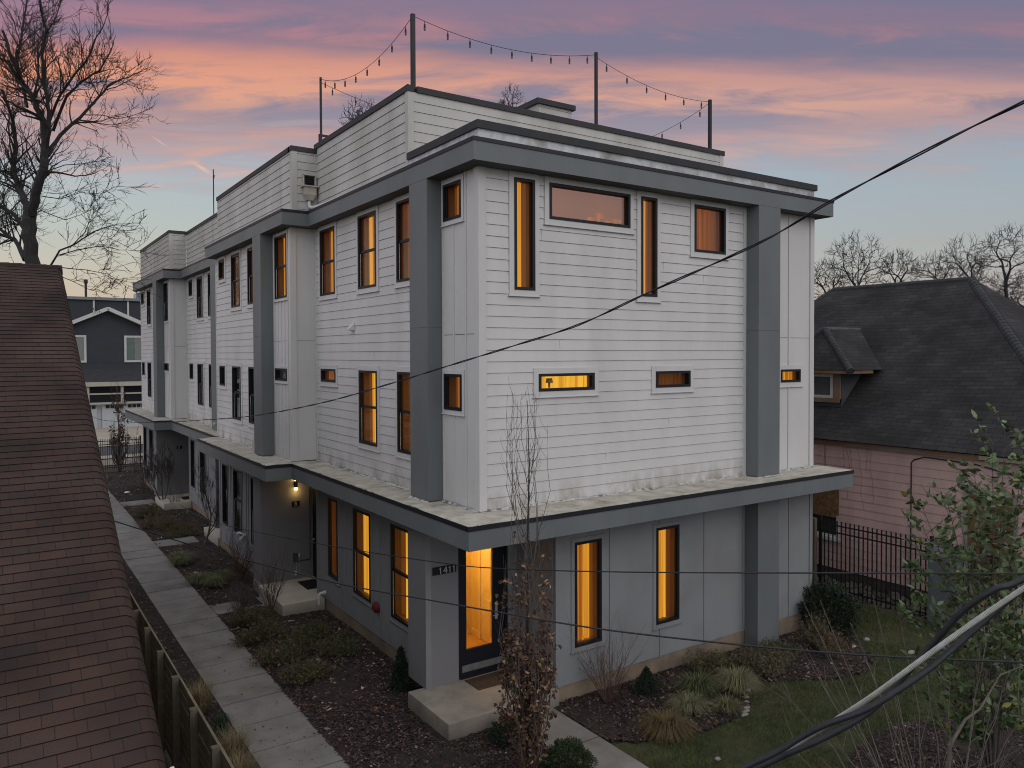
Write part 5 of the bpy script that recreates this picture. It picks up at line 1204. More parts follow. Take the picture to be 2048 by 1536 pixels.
# columnar oak holding dry leaves, in front of the corner
def column_tree(name, label, base, H, seed, nst, rad, leaves, lzone, group=None, r0=.035, twmat=None, leafmats=None, lsize=(.045, .09)):
    E = empty(name, label, 'tree', base, group); R = random.Random(seed); tr, cr = MB(), MB(); base = Vector(base); tips = []
    tr.tube([base, base+Vector((.01, 0, H*.25)), base+Vector((0, .02, H*.55)), base+Vector((.03, 0, H*.82)), base+Vector((.0, 0, H))], [r0, r0*.8, r0*.5, r0*.22, .003], 8, cap=False)
    for k in range(nst):
        h = R.uniform(.03, .80)*H if k > 30 else R.uniform(.0, .14)*H; ang = R.uniform(0, 6.283); reach = rad*(1-.38*(h/H))*R.uniform(.45, 1.1); L = min(H*R.uniform(.22, .45), H*1.02-h)
        p = base+Vector((0, 0, h)); pts = [p]; sw = R.uniform(-.9, .9)
        for i in range(1, 7):
            t = i/6; q = p+Vector((math.cos(ang+sw*t)*reach*min(1, t*2.2)**.8*(1-.25*t), math.sin(ang+sw*t)*reach*min(1, t*2.2)**.8*(1-.25*t), L*t))+Vector([R.uniform(-.025, .025) for _ in range(3)]); pts.append(q)
        r1 = max(.005, r0*.42*(1-h/H)); limb(cr, pts, r1, .0018, 4); 
        for i in range(1, 7):
            if R.random() < (.9 if h < H*.4 else .7):
                a2 = R.uniform(0, 6.283); l2 = R.uniform(.1, .34); q = pts[i-1].lerp(pts[i], R.random()); e = q+Vector((math.cos(a2)*l2*.5, math.sin(a2)*l2*.5, l2)); mdl = q.lerp(e, .5)+Vector((math.cos(a2)*.02, math.sin(a2)*.02, -.01))
                limb(cr, [q, mdl, e], .0032, .0014, 3); tips.append((q, e)); tips.append((mdl, e))
        tips += list(zip(pts[:-1], pts[1:]))
    tr.build('trunk', M_BARK if twmat is None else twmat, E); cr.build('crown', twmat or M_TWIG2, E)
    if leaves:
        rr = np.random.RandomState(seed); z0, z1 = lzone; Cs = []
        pool = [t for t in tips if z0 < t[0].z < z1]
        clusters = [R.choice(pool) for _ in range(leaves//5)]
        for (a, b) in clusters:
            c = a.lerp(b, R.random()); zz = (c.z-z0)/(z1-z0)
            if R.random() < zz*.95: continue
            for _ in range(R.randint(3, 9)): Cs.append(c+Vector([R.gauss(0, .04) for _ in range(3)]))
        C = np.array(Cs); n = len(C); Dv = rr.randn(n, 3)*np.array([1, 1, .7])+np.array([0, 0, -.45]); Dv /= np.linalg.norm(Dv, axis=1)[:, None]
        V, F = leaf_quads(C, Dv, lsize[0]+(lsize[1]-lsize[0])*rr.rand(n), .03+.03*rr.rand(n), rr, .6)
        mi = np.repeat(rr.choice(4, size=n, p=[.46, .32, .17, .05]), 2); np_mesh('dry_leaves', V, F, leafmats or LV_DRY, E, mi)
    return E
LV_DRY = [pmat('dry_leaf_brown', (.070, .040, .026), .8, .25, 9), pmat('dry_leaf_rust', (.105, .056, .032), .8, .25, 9), pmat('dry_leaf_tan', (.18, .115, .07), .8, .25, 9), pmat('dry_leaf_pale', (.32, .21, .125), .8, .2, 9)]
column_tree('columnar_tree', 'slim upright tree with clinging dry brown leaves in front of the corner entrance', (-.22, -1.62, -.3), 5.35, 5, 78, .47, 3200, (-.3, 3.1))
column_tree('columnar_tree', 'small tree with dark dry leaves beside the distant iron fence', (-1.05, 33.4, -.3), 4.6, 6, 60, .5, 900, (1.0, 4.2), r0=.06, lsize=(.08, .15))
o_yng = dict(wob=.10, up=.10, ang=(.25, .6), len=(.55, .8), kids=[2, 3, 3, 4], rmin=.0035, trunk_r=.022, taper=.6, l0=.30)
bare_tree('young_tree', 'young leafless tree in front of the far porch of the row', (-.85, 23.1-.6, -.28), 3.3, .035, 61, 5, dict(o_yng, rmin=.006), M_TWIG2, cat='tree', limbs=3)
bare_tree('young_tree', 'young leafless tree beside the second side walkway', (-.95, 14.9, -.28), 3.0, .035, 62, 5, dict(o_yng, rmin=.005, wob=.14), M_TWIG2, cat='tree')

# twiggy shrubs
def twigs(name, label, base, H, nst, seed, spread, mat, cat='shrub', group=None, r0=.007, lev=2, kids=(2, 3, 3), up=.06, wob=.12, ang=(.3, .7)):
    E = empty(name, label, cat, base, group); R = random.Random(seed); mb = MB()
    o = dict(wob=wob, up=up, ang=ang, len=(.45, .75), kids=list(kids), rmin=.0022, trunk_r=99, taper=.6)
    for k in range(nst):
        a = R.uniform(0, 6.283); s = spread*R.uniform(.1, 1); d = Vector((math.cos(a)*s, math.sin(a)*s, 1)).normalized()
        grow(mb, mb, Vector(base)+Vector((math.cos(a)*.06*s, math.sin(a)*.06*s, -.02)), d, H*R.uniform(.4, .7), r0*R.uniform(.7, 1.2), lev, R, o)
    mb.build('stems', mat, E); return E
twigs('bare_shrub', 'red brown leafless shrub below the left front window', (2.28, -.42, -.3), 1.25, 30, 71, .75, M_TWIG)
twigs('bare_shrub', 'red stemmed leafless shrub at the edge of the B porch slab', (-1.16, 7.35, -.28), 1.5, 20, 72, .45, M_TWIG, r0=.009)
twigs('bare_shrub', 'tangled leafless vine like shrub against the wall beyond the B pier', (-1.05, 10.35, -.28), 1.3, 22, 73, .55, M_TWIG, r0=.009, wob=.3, up=.0)
twigs('bare_shrub', 'thin leafless shrub against the wall under the white flood light', (-.85, 11.6, -.28), 1.0, 12, 74, .35, M_TWIG2)
twigs('bare_shrub', 'low leafless shrub at the foot of the distant iron fence', (-.4, 32.6, -.2), 1.0, 16, 75, .6, M_TWIG)
twigs('low_shrub', 'low twiggy shrub beside the grate on the side walkway', (-1.75, 7.65, -.28), .75, 40, 76, .8, M_TWIG2)
twigs('bare_shrub', 'reddish leafless shrub at the slab of the far porch', (-.55, 21.6, -.28), .9, 16, 77, .8, M_TWIG)
# wispy evergreen or brown mounds: many fine stems
MF = [pmat('fine_green', (.062, .082, .028), .85, .3, 5), pmat('fine_olive', (.105, .095, .044), .85, .3, 5), pmat('fine_brown', (.12, .08, .048), .85, .3, 5), pmat('fine_rust', (.10, .050, .018), .85, .3, 5), pmat('fine_straw', (.20, .165, .085), .85, .25, 5), pmat('fine_sage', (.13, .14, .085), .85, .25, 5), pmat('fine_dark', (.014, .026, .012), .8, .3, 5)]
def tuft(name, label, base, rad, H, n, seed, pal, cat='shrub', group=None, w=.004, arch=.9, seg=3, flat=1.0, part='stems'):
    """spray of thin blades from one crown"""
    E = empty(name, label, cat, base, group); r = np.random.RandomState(seed); t = np.linspace(0, 1, seg+1)
    a = r.rand(n)*6.283; rr = rad*(.25+.75*r.rand(n)); h = H*(.45+.55*r.rand(n)); b0 = np.array(base)+np.stack([np.cos(a)*.12*rad*r.rand(n), np.sin(a)*.12*rad*r.rand(n), np.zeros(n)], 1)
    wv = np.stack([-np.sin(a), np.cos(a), np.zeros(n)], 1)*w*(.6+.8*r.rand(n))[:, None]
    V = []
    for q in t:
        out = rr*(q**1.15); zz = h*(1-(1-q)**1.8)-arch*h*.55*q**3
        c = b0+np.stack([np.cos(a)*out, np.sin(a)*out*flat, zz], 1)+r.randn(n, 3)*(.010+.10*rad*(arch < .6))*q; k = 1-q*.85
        V += [c-wv*k, c+wv*k]
    V = np.stack(V, 1); m_ = 2*(seg+1); V = V.reshape(-1, 3); F = []
    idx = np.arange(n)*m_
    for s in range(seg): F.append(np.stack([idx+2*s, idx+2*s+1, idx+2*s+3, idx+2*s+2], 1))
    F = np.concatenate(F); pp = np.array(pal, float); mi = np.tile(r.choice(len(MF), size=n, p=pp/pp.sum()), seg)
    np_mesh(part, V, F, MF, E, mi); return E
def wispy(name, label, base, rad, H, seed, pal):
    E = empty(name, label, 'shrub', base); r = np.random.RandomState(seed); R = random.Random(seed); mb = MB(); Cs = []; Ds = []; b = Vector(base)
    sub = [(R.uniform(-.55, .55)*rad, R.uniform(-.55, .55)*rad, R.uniform(.5, 1.1)) for _ in range(6)]
    for k in range(int(380*rad/.6)):
        sx, sy, sh = R.choice(sub); a = R.uniform(0, 6.283); q = R.random()**.6; rr = rad*.55*q; h = H*sh*(1-.45*q)*R.uniform(.6, 1.25)
        p0 = b+Vector((sx*.8, sy*.8, -.02)); e = b+Vector((sx+math.cos(a)*rr, sy+math.sin(a)*rr, h)); m_ = p0.lerp(e, .55)+Vector((R.uniform(-.03, .03), R.uniform(-.03, .03), .05*h)); mb.tube([p0, m_, e], [.0035, .0025, .0012], 3, cap=False)
        for i in range(R.randint(5, 11)):
            t = R.uniform(.25, 1.05); c = (p0.lerp(m_, t*2) if t < .5 else m_.lerp(e, t*2-1)); Cs.append(c+Vector([R.gauss(0, .012) for _ in range(3)])); Ds.append(Vector((R.uniform(-1, 1), R.uniform(-1, 1), R.uniform(-.1, 1.2))).normalized())
    mb.build('stems', M_TWIG2, E); C = np.array(Cs); Dv = np.array(Ds); n = len(C); V, F = leaf_quads(C, Dv, .028+.04*r.rand(n), .009+.009*r.rand(n), r, .2)
    pp = np.array(pal, float); np_mesh('foliage', V, F, MF, E, np.repeat(r.choice(len(MF), size=n, p=pp/pp.sum()), 2)); return E
gr = 'ornamental grass clumps in the beds'
tuft('grass_clump', 'dark green arching grass clump, middle of the front bed', (3.78, -1.08, -.3), .52, .50, 900, 81, (5, 1, 0, 0, 1, 0, 2), 'ornamental grass', gr, w=.005, part='blades')
tuft('grass_clump', 'large straw and sage striped grass clump in the front bed', (4.42, -1.42, -.3), .50, .56, 1000, 82, (0, 1, 0, 0, 5, 5, 0), 'ornamental grass', gr, w=.006, part='blades')
tuft('grass_clump', 'pale striped grass clump nearest the walkway in the front bed', (3.22, -1.42, -.3), .48, .34, 750, 83, (1, 1, 0, 0, 3, 5, 0), 'ornamental grass', gr, w=.006, part='blades')
tuft('grass_clump', 'small mixed grass clump at the lawn edge of the front bed', (3.75, -1.78, -.3), .36, .30, 450, 84, (3, 2, 1, 0, 2, 1, 0), 'ornamental grass', gr, w=.005, part='blades')
for i, (x, y, rad, lab) in enumerate(((-1.95, 13.35, .5, 'green grass clump just in front of the second side walkway'), (-2.05, 12.85, .42, 'green grass clump at the path edge, second from the side walkway'), (-1.98, 10.75, .48, 'green grass clump at the path edge with yellowish tips'), (-1.75, 10.2, .46, 'dense green grass clump nearest the B walkway'), (-1.45, 10.65, .4, 'green grass clump on the wall side of its neighbours'))):
    tuft('grass_clump', lab, (x, y, -.28), rad, .42, 650, 85+i, (4, 3, 0, 0, 1, 3, 0), 'ornamental grass', gr, w=.006, part='blades')
tuft('fern_clump', 'orange and green feathery clump at the lawn edge below the window', (2.35, -1.75, -.3), .55, .42, 1300, 91, (2, 4, 2, 5, 0, 0, 0), 'shrub', w=.006, arch=1.2)
for i, (x, y, rad, H, pal, lab) in enumerate((
        (-1.75, 6.9, .55, .5, (4, 3, 2, 0, 0, 0, 2), 'dark green wispy mound beside the B walkway'), (-1.9, 5.9, .55, .42, (3, 4, 3, 0, 0, 0, 1), 'olive wispy mound at the path edge, middle of the bed'),
        (-1.05, 5.2, .6, .42, (6, 2, 1, 0, 0, 0, 2), 'fresh green low mound in the middle of the near bed'), (-1.75, 4.6, .6, .42, (3, 4, 4, 0, 0, 0, 1), 'brownish wispy mound beside the path'),
        (-.85, 4.25, .5, .36, (5, 3, 2, 0, 0, 0, 1), 'green wispy mound near the bell wall'), (-1.8, 3.5, .55, .36, (2, 4, 4, 0, 0, 0, 1), 'brown green sparse mound nearest the camera by the path'),
        (-1.9, 18.6, .7, .5, (0, 2, 5, 2, 0, 0, 0), 'brown wispy mound between the far walkways'), (-1.3, 17.6, .7, .4, (0, 3, 3, 4, 0, 0, 0), 'rusty wispy mound between the far walkways'), (-1.2, 16.8, .6, .3, (3, 4, 1, 1, 0, 0, 0), 'low green mound by the second side walkway'),
        (-1.6, 20.4, .7, .45, (1, 4, 4, 0, 0, 0, 1), 'olive brown mound near the far porch walkway'),
        (5.6, -.75, .75, .42, (2, 4, 5, 0, 0, 0, 1), 'brown green spreading shrub right of the grass clumps'), (6.5, -.62, .6, .3, (4, 3, 2, 0, 0, 0, 2), 'flat dark green shrub in front of the front pillar'),
        (7.55, -1.15, .65, .65, (1, 4, 5, 2, 0, 0, 0), 'rusty spiky shrub in front of the dark round bush'), (4.9, -.5, .5, .4, (3, 4, 3, 0, 0, 0, 0), 'olive twiggy shrub against the foundation'))):
    wispy('wispy_shrub', lab, (x, y, gzf(x, y)-.02), rad*1.15, H*1.15, 100+i, pal)
for i, (x, y, H, lab) in enumerate(((-3.62, 3.0, .62, 'straw dry grass tuft beside the wooden fence, farther one'), (-3.6, .85, .75, 'straw dry grass tuft beside the wooden fence, near the bottom edge'), (-3.7, .2, .7, 'straw dry grass tuft in the bottom left strip'))):
    tuft('dry_grass', lab, (x, y, -.29), .42, H, 800, 130+i, (0, 0, 2, 0, 4, 0, 0), 'dry grass', None, w=.003, arch=.25, part='blades')
tuft('low_weed', 'small green weed in the strip left of the path', (-3.75, 5.2, -.28), .3, .16, 260, 140, (6, 2, 0, 0, 0, 0, 0), 'weed')
tuft('dark_clump', 'dark green spiky plant between the dry grass tufts', (-3.55, 1.9, -.29), .22, .6, 420, 141, (1, 0, 0, 0, 0, 0, 6), 'shrub', w=.006)

# leafy evergreens: shell of small leaves over an uneven body
LG = {'spruce': [pmat('spruce_a', (.013, .026, .014), .8, .3, 9), pmat('spruce_b', (.024, .042, .022), .8, .3, 9), pmat('spruce_c', (.008, .014, .008), .8, .3, 9)],
      'box': [pmat('box_a', (.020, .038, .014), .6, .3, 9), pmat('box_b', (.040, .062, .020), .6, .3, 9), pmat('box_c', (.010, .018, .008), .7, .3, 9)],
      'holly': [pmat('holly_a', (.013, .026, .013), .6, .3, 9), pmat('holly_b', (.024, .040, .018), .6, .3, 9), pmat('holly_c', (.006, .010, .006), .7, .3, 9)]}
def evergreen(name, label, base, rx, ry, H, n, seed, kind, size, cone=False, group=None, pot=False):
    E = empty(name, label, 'shrub', base, group); r = np.random.RandomState(seed); b = np.array(base)
    th = r.rand(n)*6.283; u = r.rand(n); shell = .62+.42*r.rand(n)**.5
    bump = 1+.16*np.sin(th*3+seed)*np.sin(u*9+seed)+.13*np.sin(th*7+u*17)+.12*r.randn(n)*cone
    if cone: z = u*H; rad = (1-u)**.75*bump; P = np.stack([np.cos(th)*rx*rad*shell, np.sin(th)*ry*rad*shell, z], 1)
    else:
        ph = np.arccos(1-1.75*u); P = np.stack([np.cos(th)*np.sin(ph)*rx*bump*shell, np.sin(th)*np.sin(ph)*ry*bump*shell, H*.46+np.cos(ph)*H*.54*bump*shell], 1)
    C = P+b; out = P-np.array([0, 0, H*.35]); out /= np.linalg.norm(out, axis=1)[:, None]+1e-9; Dv = out+r.randn(n, 3)*.6+np.array([0, 0, .25]); Dv /= np.linalg.norm(Dv, axis=1)[:, None]
    V, F = leaf_quads(C, Dv, size*(.6+1.3*r.rand(n)**3+.3*r.rand(n)), size*.42*(.6+.8*r.rand(n)), r)
    mi = np.repeat(r.choice(3, size=n, p=[.5, .28, .22]), 2); np_mesh('foliage', V, F, LG[kind], E, mi)
    mb = MB(); R = random.Random(seed)
    for k in range(14):
        a = k*2.4; t = R.uniform(.3, .8); mb.tube([Vector(base), Vector(base)+Vector((math.cos(a)*rx*.3, math.sin(a)*ry*.3, H*.3)), Vector(base)+Vector((math.cos(a)*rx*.6*(1-t*.5), math.sin(a)*ry*.6*(1-t*.5), H*t))], [.012, .008, .003], 4)
    mb.build('stems', M_BARK, E)
    if pot: p = MB(); p.tube([Vector(base)+Vector((0, 0, -.02)), Vector(base)+Vector((0, 0, .1)), Vector(base)+Vector((0, 0, .12))], [.13, .16, .17], 18); p.build('pot', M_MAT2, E)
    return E
evergreen('dwarf_conifer', 'small dark conical evergreen standing beside the corner pier', (-.44, 2.0, -.25), .17, .17, .70, 4200, 151, 'spruce', .045, True, pot=True)
evergreen('round_shrub', 'dark green rounded evergreen bush at the far right corner of the row', (8.72, -.30, -.42), .60, .58, .98, 10000, 152, 'holly', .055)
evergreen('boxwood', 'dense round boxwood beside the front walkway at the bottom of the view', (.22, -1.95, -.3), .33, .33, .52, 9000, 153, 'box', .030)
evergreen('dwarf_conifer', 'tiny dark evergreen at the foot of the front foundation', (3.12, -.5, -.3), .22, .2, .42, 2500, 154, 'spruce', .035, True)
evergreen('low_evergreen', 'low dark evergreen behind the columnar tree by the slab', (.12, -.6, -.3), .26, .26, .34, 2500, 155, 'spruce', .035)
evergreen('low_evergreen', 'low dark evergreen against the fence side mulch strip', (-3.75, 4.2, -.3), .2, .3, .18, 1200, 156, 'box', .04)

# big leafy shrub in the right foreground
def leafy():
    base = at(1985, 1700, 10.6); base.z = -.33; E = empty('leafy_shrub', 'tall loose shrub with broad green leaves at the right edge of the lawn', 'shrub', tuple(base))
    R = random.Random(161); mb = MB(); tips = []
    tg = [(2010, 850, 0), (1945, 905, .3), (1985, 880, -.4), (2060, 870, .5), (1890, 985, .2), (1845, 1050, -.4), (1840, 1000, .5), (1915, 1010, -.7), (1965, 975, .7), (2040, 960, -.7), (1805, 1190, .2), (1850, 1130, .7), (1880, 1180, -.8), (1930, 1120, 1.0), (2000, 1100, -1.0), (2060, 1080, .3), (2100, 950, 0), (2120, 1100, .7), (1900, 1270, .7), (1950, 1250, -.9), (2030, 1230, .9), (1860, 1330, -.4), (1920, 1370, .6), (2000, 1370, -.8), (2090, 1300, 0), (1990, 1180, .4), (1870, 1075, .1), (2030, 1030, .2), (1955, 1060, -.3), (1790, 1230, -.3), (2080, 1200, -.9), (2050, 1400, .2), (1960, 1440, .3), (1880, 1420, .2)]
    for (u, v, dd) in tg:
        e = at(u, v, 10.6+dd); mid = Vector(base).lerp(e, .55)+Vector((R.uniform(-.1, .1), R.uniform(-.1, .1), -.05)); mid.x = base.x+(e.x-base.x)*.35; mid.y = base.y+(e.y-base.y)*.35
        pts = [base, base.lerp(mid, .6), mid, mid.lerp(e, .55)+Vector((0, 0, .05)), e]; limb(mb, pts, .012, .003, 5)
        for k in range(13):
            t = R.uniform(.45, 1); q = pts[2].lerp(pts[4], (t-.45)/.55); a = R.uniform(0, 6.283); l = R.uniform(.18, .5)
            en = q+Vector((math.cos(a)*l, math.sin(a)*l, l*R.uniform(.3, 1.0))); limb(mb, [q, q.lerp(en, .5)+Vector((0, 0, .02)), en], .004, .0018, 3); tips.append((q, en))
    mb.build('stems', M_TWIG2, E); Cs = []; Ds = []
    for (a, b) in tips:
        d = (b-a).normalized(); low = max(0, min(1, (1.6-b.z)/1.8)); n = R.randint(7, 11)+int(9*low)
        for k in range(n):
            c = a.lerp(b, R.uniform(.2, 1.05))+Vector([R.uniform(-1, 1)*(.01+.07*low) for _ in range(3)]); dd = (d*.6+Vector((R.uniform(-1, 1), R.uniform(-1, 1), R.uniform(-.5, .8)))).normalized(); Cs.append(c); Ds.append(dd)
    r = np.random.RandomState(3); C = np.array(Cs); Dv = np.array(Ds); n = len(C)
    V, F = leaf_quads(C, Dv, .08+.06*r.rand(n), .042+.026*r.rand(n), r, .12)
    lm = [pmat('broad_leaf_a', (.062, .095, .034), .45, .25, 8), pmat('broad_leaf_b', (.045, .064, .026), .45, .25, 8), pmat('broad_leaf_c', (.105, .145, .07), .4, .2, 8), pmat('broad_leaf_yellow', (.16, .15, .03), .5, .2, 8)]
    mi = np.repeat(r.choice(4, size=n, p=[.38, .36, .22, .04]), 2); np_mesh('leaves', V, F, lm, E, mi)
leafy()
# crape myrtle like bare shrub with long pale twigs, bottom right
def pale_shrub():
    base = at(1888, 1640, 8.6); base.z = -.33; E = empty('bare_shrub', 'sprawling leafless shrub with long pale twigs in the bottom right corner', 'shrub', tuple(base)); R = random.Random(171); mb = MB()
    tg = [(1545, 1365, .9), (1600, 1290, 1.0), (1640, 1200, 1.2), (1700, 1245, .6), (1745, 1190, .8), (1800, 1240, .2), (1660, 1350, .2), (1740, 1330, -.2), (1850, 1300, -.3), (1560, 1480, -.4), (1625, 1500, -.6), (1690, 1420, -.2), (1900, 1330, .2), (1960, 1290, -.2), (2020, 1340, .4), (2060, 1400, -.3), (1780, 1400, -.6), (1830, 1430, -.8), (1700, 1530, -.8), (2030, 1480, -.5), (1980, 1430, .4), (1595, 1180, 1.6), (1985, 1225, .7), (1660, 1460, .8), (1900, 1440, -1)]
    for (u, v, dd) in tg:
        e = at(u, v, 8.6+dd); m1 = base.lerp(e, .3)+Vector((R.uniform(-.1, .1), R.uniform(-.1, .1), -.28)); m2 = base.lerp(e, .65)+Vector((R.uniform(-.06, .06), R.uniform(-.06, .06), R.uniform(-.05, .08)))
        pts = [base, m1, m2, e]; Q = []
        for a, b in zip(pts[:-1], pts[1:]):
            for k in range(3): Q.append(a.lerp(b, k/3)+Vector([R.uniform(-.015, .015) for _ in range(3)]))
        Q.append(e); limb(mb, Q, .011, .0022, 5)
        for k in range(5):
            i = R.randint(2, len(Q)-2); d = (Q[i+1]-Q[i]).normalized(); nd = (d+Vector((R.uniform(-1, 1), R.uniform(-1, 1), R.uniform(-.5, .5)))*.8).normalized(); l = R.uniform(.2, .7)
            q = Q[i]; limb(mb, [q, q+nd*l*.35+Vector((R.uniform(-.03, .03), 0, .0)), q+nd*l*.7+Vector((0, R.uniform(-.03, .03), .02)), q+nd*l+Vector((0, 0, .05))], .0042, .0016, 3)
    mb.build('stems', M_BARKL, E)
    t = MB(); t.tube([base+Vector((0, 0, -.3)), base+Vector((.0, 0, .2)), at(1900, 1490, 8.6), at(1930, 1440, 8.65), at(1960, 1418, 8.7), at(2000, 1350, 8.8), at(2050, 1330, 9.1)], [.04, .030, .022, .016, .011, .008, .006], 7); t.build('trunk', M_BARKL, E)
pale_shrub()

# ================================================================== small things
st = pmat('pale_stone', (.21, .19, .175), .9, .2, 9)
def stone(name, label, cat, x, y, sx, sy, sz, mat, seed, group=None):
    r = random.Random(seed); mb = MB(); n = 8; z = gzf(x, y)
    rings = []
    for h, k in ((0, 1), (.6, .9), (1, .45)):
        rings.append([(x+math.cos(t)*sx*k*r.uniform(.8, 1.15), y+math.sin(t)*sy*k*r.uniform(.8, 1.15), z+sz*h) for t in [6.283*i/n for i in range(n)]])
    for a, b in zip(rings[:-1], rings[1:]):
        for i in range(n): mb.quad(a[i], a[(i+1) % n], b[(i+1) % n], b[i])
    mb.poly(rings[-1]); o = mb.build(name, mat); return tag(o, label, cat, group)
for i, (x, y) in enumerate(((4.72, -1.42), (4.30, -1.72), (4.12, -1.86), (4.0, -1.95), (4.45, -1.6), (3.9, -2.02))):
    stone('edging_stone', 'flat pale edging stone by the striped grass clump, '+('the farthest from the walkway', 'third farthest from the walkway', 'fourth farthest from the walkway', 'next to last towards the walkway', 'second farthest from the walkway', 'nearest to the walkway')[i], 'stone', x, y, .10*(.7+.12*(i % 4)), .045, .03, st, i, 'edging stones')
stone('litter_scrap', 'crumpled pale scrap on the lawn beyond the rusty shrub', 'litter', 8.9, -1.12, .09, .06, .05, st, 31)
stone('litter_scrap', 'whitish crumpled scrap on the lawn nearer the iron fence', 'litter', 9.0, -2.03, .11, .07, .05, st, 32)
stone('litter_scrap', 'bright blue scrap on the grass below the leafy shrub', 'litter', 9.77, -2.26, .05, .05, .06, pmat('blue_scrap', (.01, .08, .35), .5), 33)
stone('litter_scrap', 'small tan leaf like scrap in the middle of the lawn', 'litter', 2.4, -2.75, .05, .04, .03, st, 34)
stone('litter_scrap', 'white scrap in the far bed before the last porch walkway', 'litter', -1.6, 26.6, .12, .1, .06, M_PVC, 35)
stone('flat_rock', 'long pale flat rock at the foot of the red stemmed shrub', 'stone', -1.0, 6.55, .17, .06, .04, st, 36)
# mats and grate
def mat_quad(name, label, cat, pts, z, h, mat):
    mb = MB(); n = len(pts); b = [(p[0], p[1], z) for p in pts]; t = [(p[0], p[1], z+h) for p in pts]
    mb.poly(t); [mb.quad(b[i], b[(i+1) % n], t[(i+1) % n], t[i]) for i in range(n)]; return tag(mb.build(name, mat), label, cat)
mat_quad('doormat', 'brown coir doormat in front of the glazed corner door', 'doormat', [(.36, .66), (1.12, .66), (1.12, 1.12), (.36, 1.12)], 0.001, .014, M_MAT1)
mat_quad('doormat', 'black rubber doormat on the B porch slab', 'doormat', [(-.13, 7.78), (.32, 7.78), (.32, 8.55), (-.13, 8.55)], 0.001, .010, M_MAT2)
mat_quad('doormat', 'dark doormat on the slab of the far porch', 'doormat', [(-.2, 21.9), (.3, 21.9), (.3, 22.6), (-.2, 22.6)], 0.001, .010, M_MAT2)
gt = MB(); gt.box(-1.56, -1.12, 8.08, 8.10, -.24, -.232); gt.box(-1.56, -1.12, 8.68, 8.70, -.24, -.232)
for k in range(16): gt.box(-1.56+.028*k, -1.545+.028*k, 8.10, 8.68, -.241, -.233)
gt.box(-1.56, -1.12, 8.08, 8.7, -.2425, -.2405); tag(gt.build('drain_grate', M_MAT2), 'dark metal grate set in the walkway to the B porch', 'grate')

# ---- string lights on the roof deck and their poles
poles = [(.15, 7.36, 12.24, .022, 'thin black pole at the left end of the roof parapet'), (.205, 2.66, 12.03, .036, 'thick black pole at the near corner of the roof parapet'), (4.70, 2.72, 12.30, .028, 'black pole in the middle of the front roof parapet'), (8.34, 2.72, 11.92, .034, 'black pole at the right end of the front roof parapet')]
for (x, y, zt, r, lab) in poles:
    mb = MB(); mb.box(x-r, x+r, y-r, y+r, 9.02, zt); tag(mb.build('light_pole', M_CAP), lab, 'pole', 'string light poles')
x, y = .06, 17.6; mb = MB(); mb.tube([(x, y, 9), (x, y, 12.1)], .018, 6); mb.tube([(x, y, 11.8), (x+.02, y, 11.9)], .03, 6); tag(mb.build('light_pole', M_CAP), 'thin distant pole above the third parapet', 'pole', 'string light poles')
M_BULB = pmat('bulb_glass', (.10, .095, .10), .2, .0)
def strings(a, b, sag, n, label, t0=.5, rw=.006):
    a, b = Vector(a), Vector(b); E = empty('string_lights', label, 'string lights', tuple((a+b)/2), 'roof string lights'); pts = []
    for i in range(25): t = i/24; pts.append(a.lerp(b, t)+Vector((0, 0, -4*sag*t*(1-t))))
    MB().tube(pts, rw, 4).build('wire', M_CAP, E)
    for k in range(n):
        t = (k+t0)/n; p = a.lerp(b, t)+Vector((0, 0, -4*sag*t*(1-t)))
        s = MB(); s.tube([p, p+Vector((0, 0, -.05)), p+Vector((0, 0, -.055)), p+Vector((0, 0, -.13))], [.006, .006, .017, .020], 8); bo = s.build('bulb', M_CAP, E)
        g = MB(); g.tube([p+Vector((0, 0, -.13)), p+Vector((0, 0, -.15)), p+Vector((0, 0, -.17)), p+Vector((0, 0, -.18))], [.018, .022, .016, .004], 8); g.build('bulb_glass', M_BULB, bo)
strings((.15, 7.36, 12.2), (.205, 2.66, 12.0), .42, 8, 'string of bulbs between the left pole and the near corner pole')
strings((.205, 2.66, 12.0), (4.7, 2.72, 12.25), .26, 9, 'long string of bulbs above the front parapet left of the middle pole')
strings((4.7, 2.72, 12.2), (8.34, 2.72, 11.87), .20, 6, 'string of bulbs from the middle pole to the right pole')
strings((8.34, 2.72, 11.85), (7.7, 7.3, 11.7), .42, 8, 'string of bulbs running back from the right pole')
strings((.15, 7.36, 12.12), (7.7, 7.3, 11.7), .38, 13, 'string of bulbs crossing the back of the roof deck')

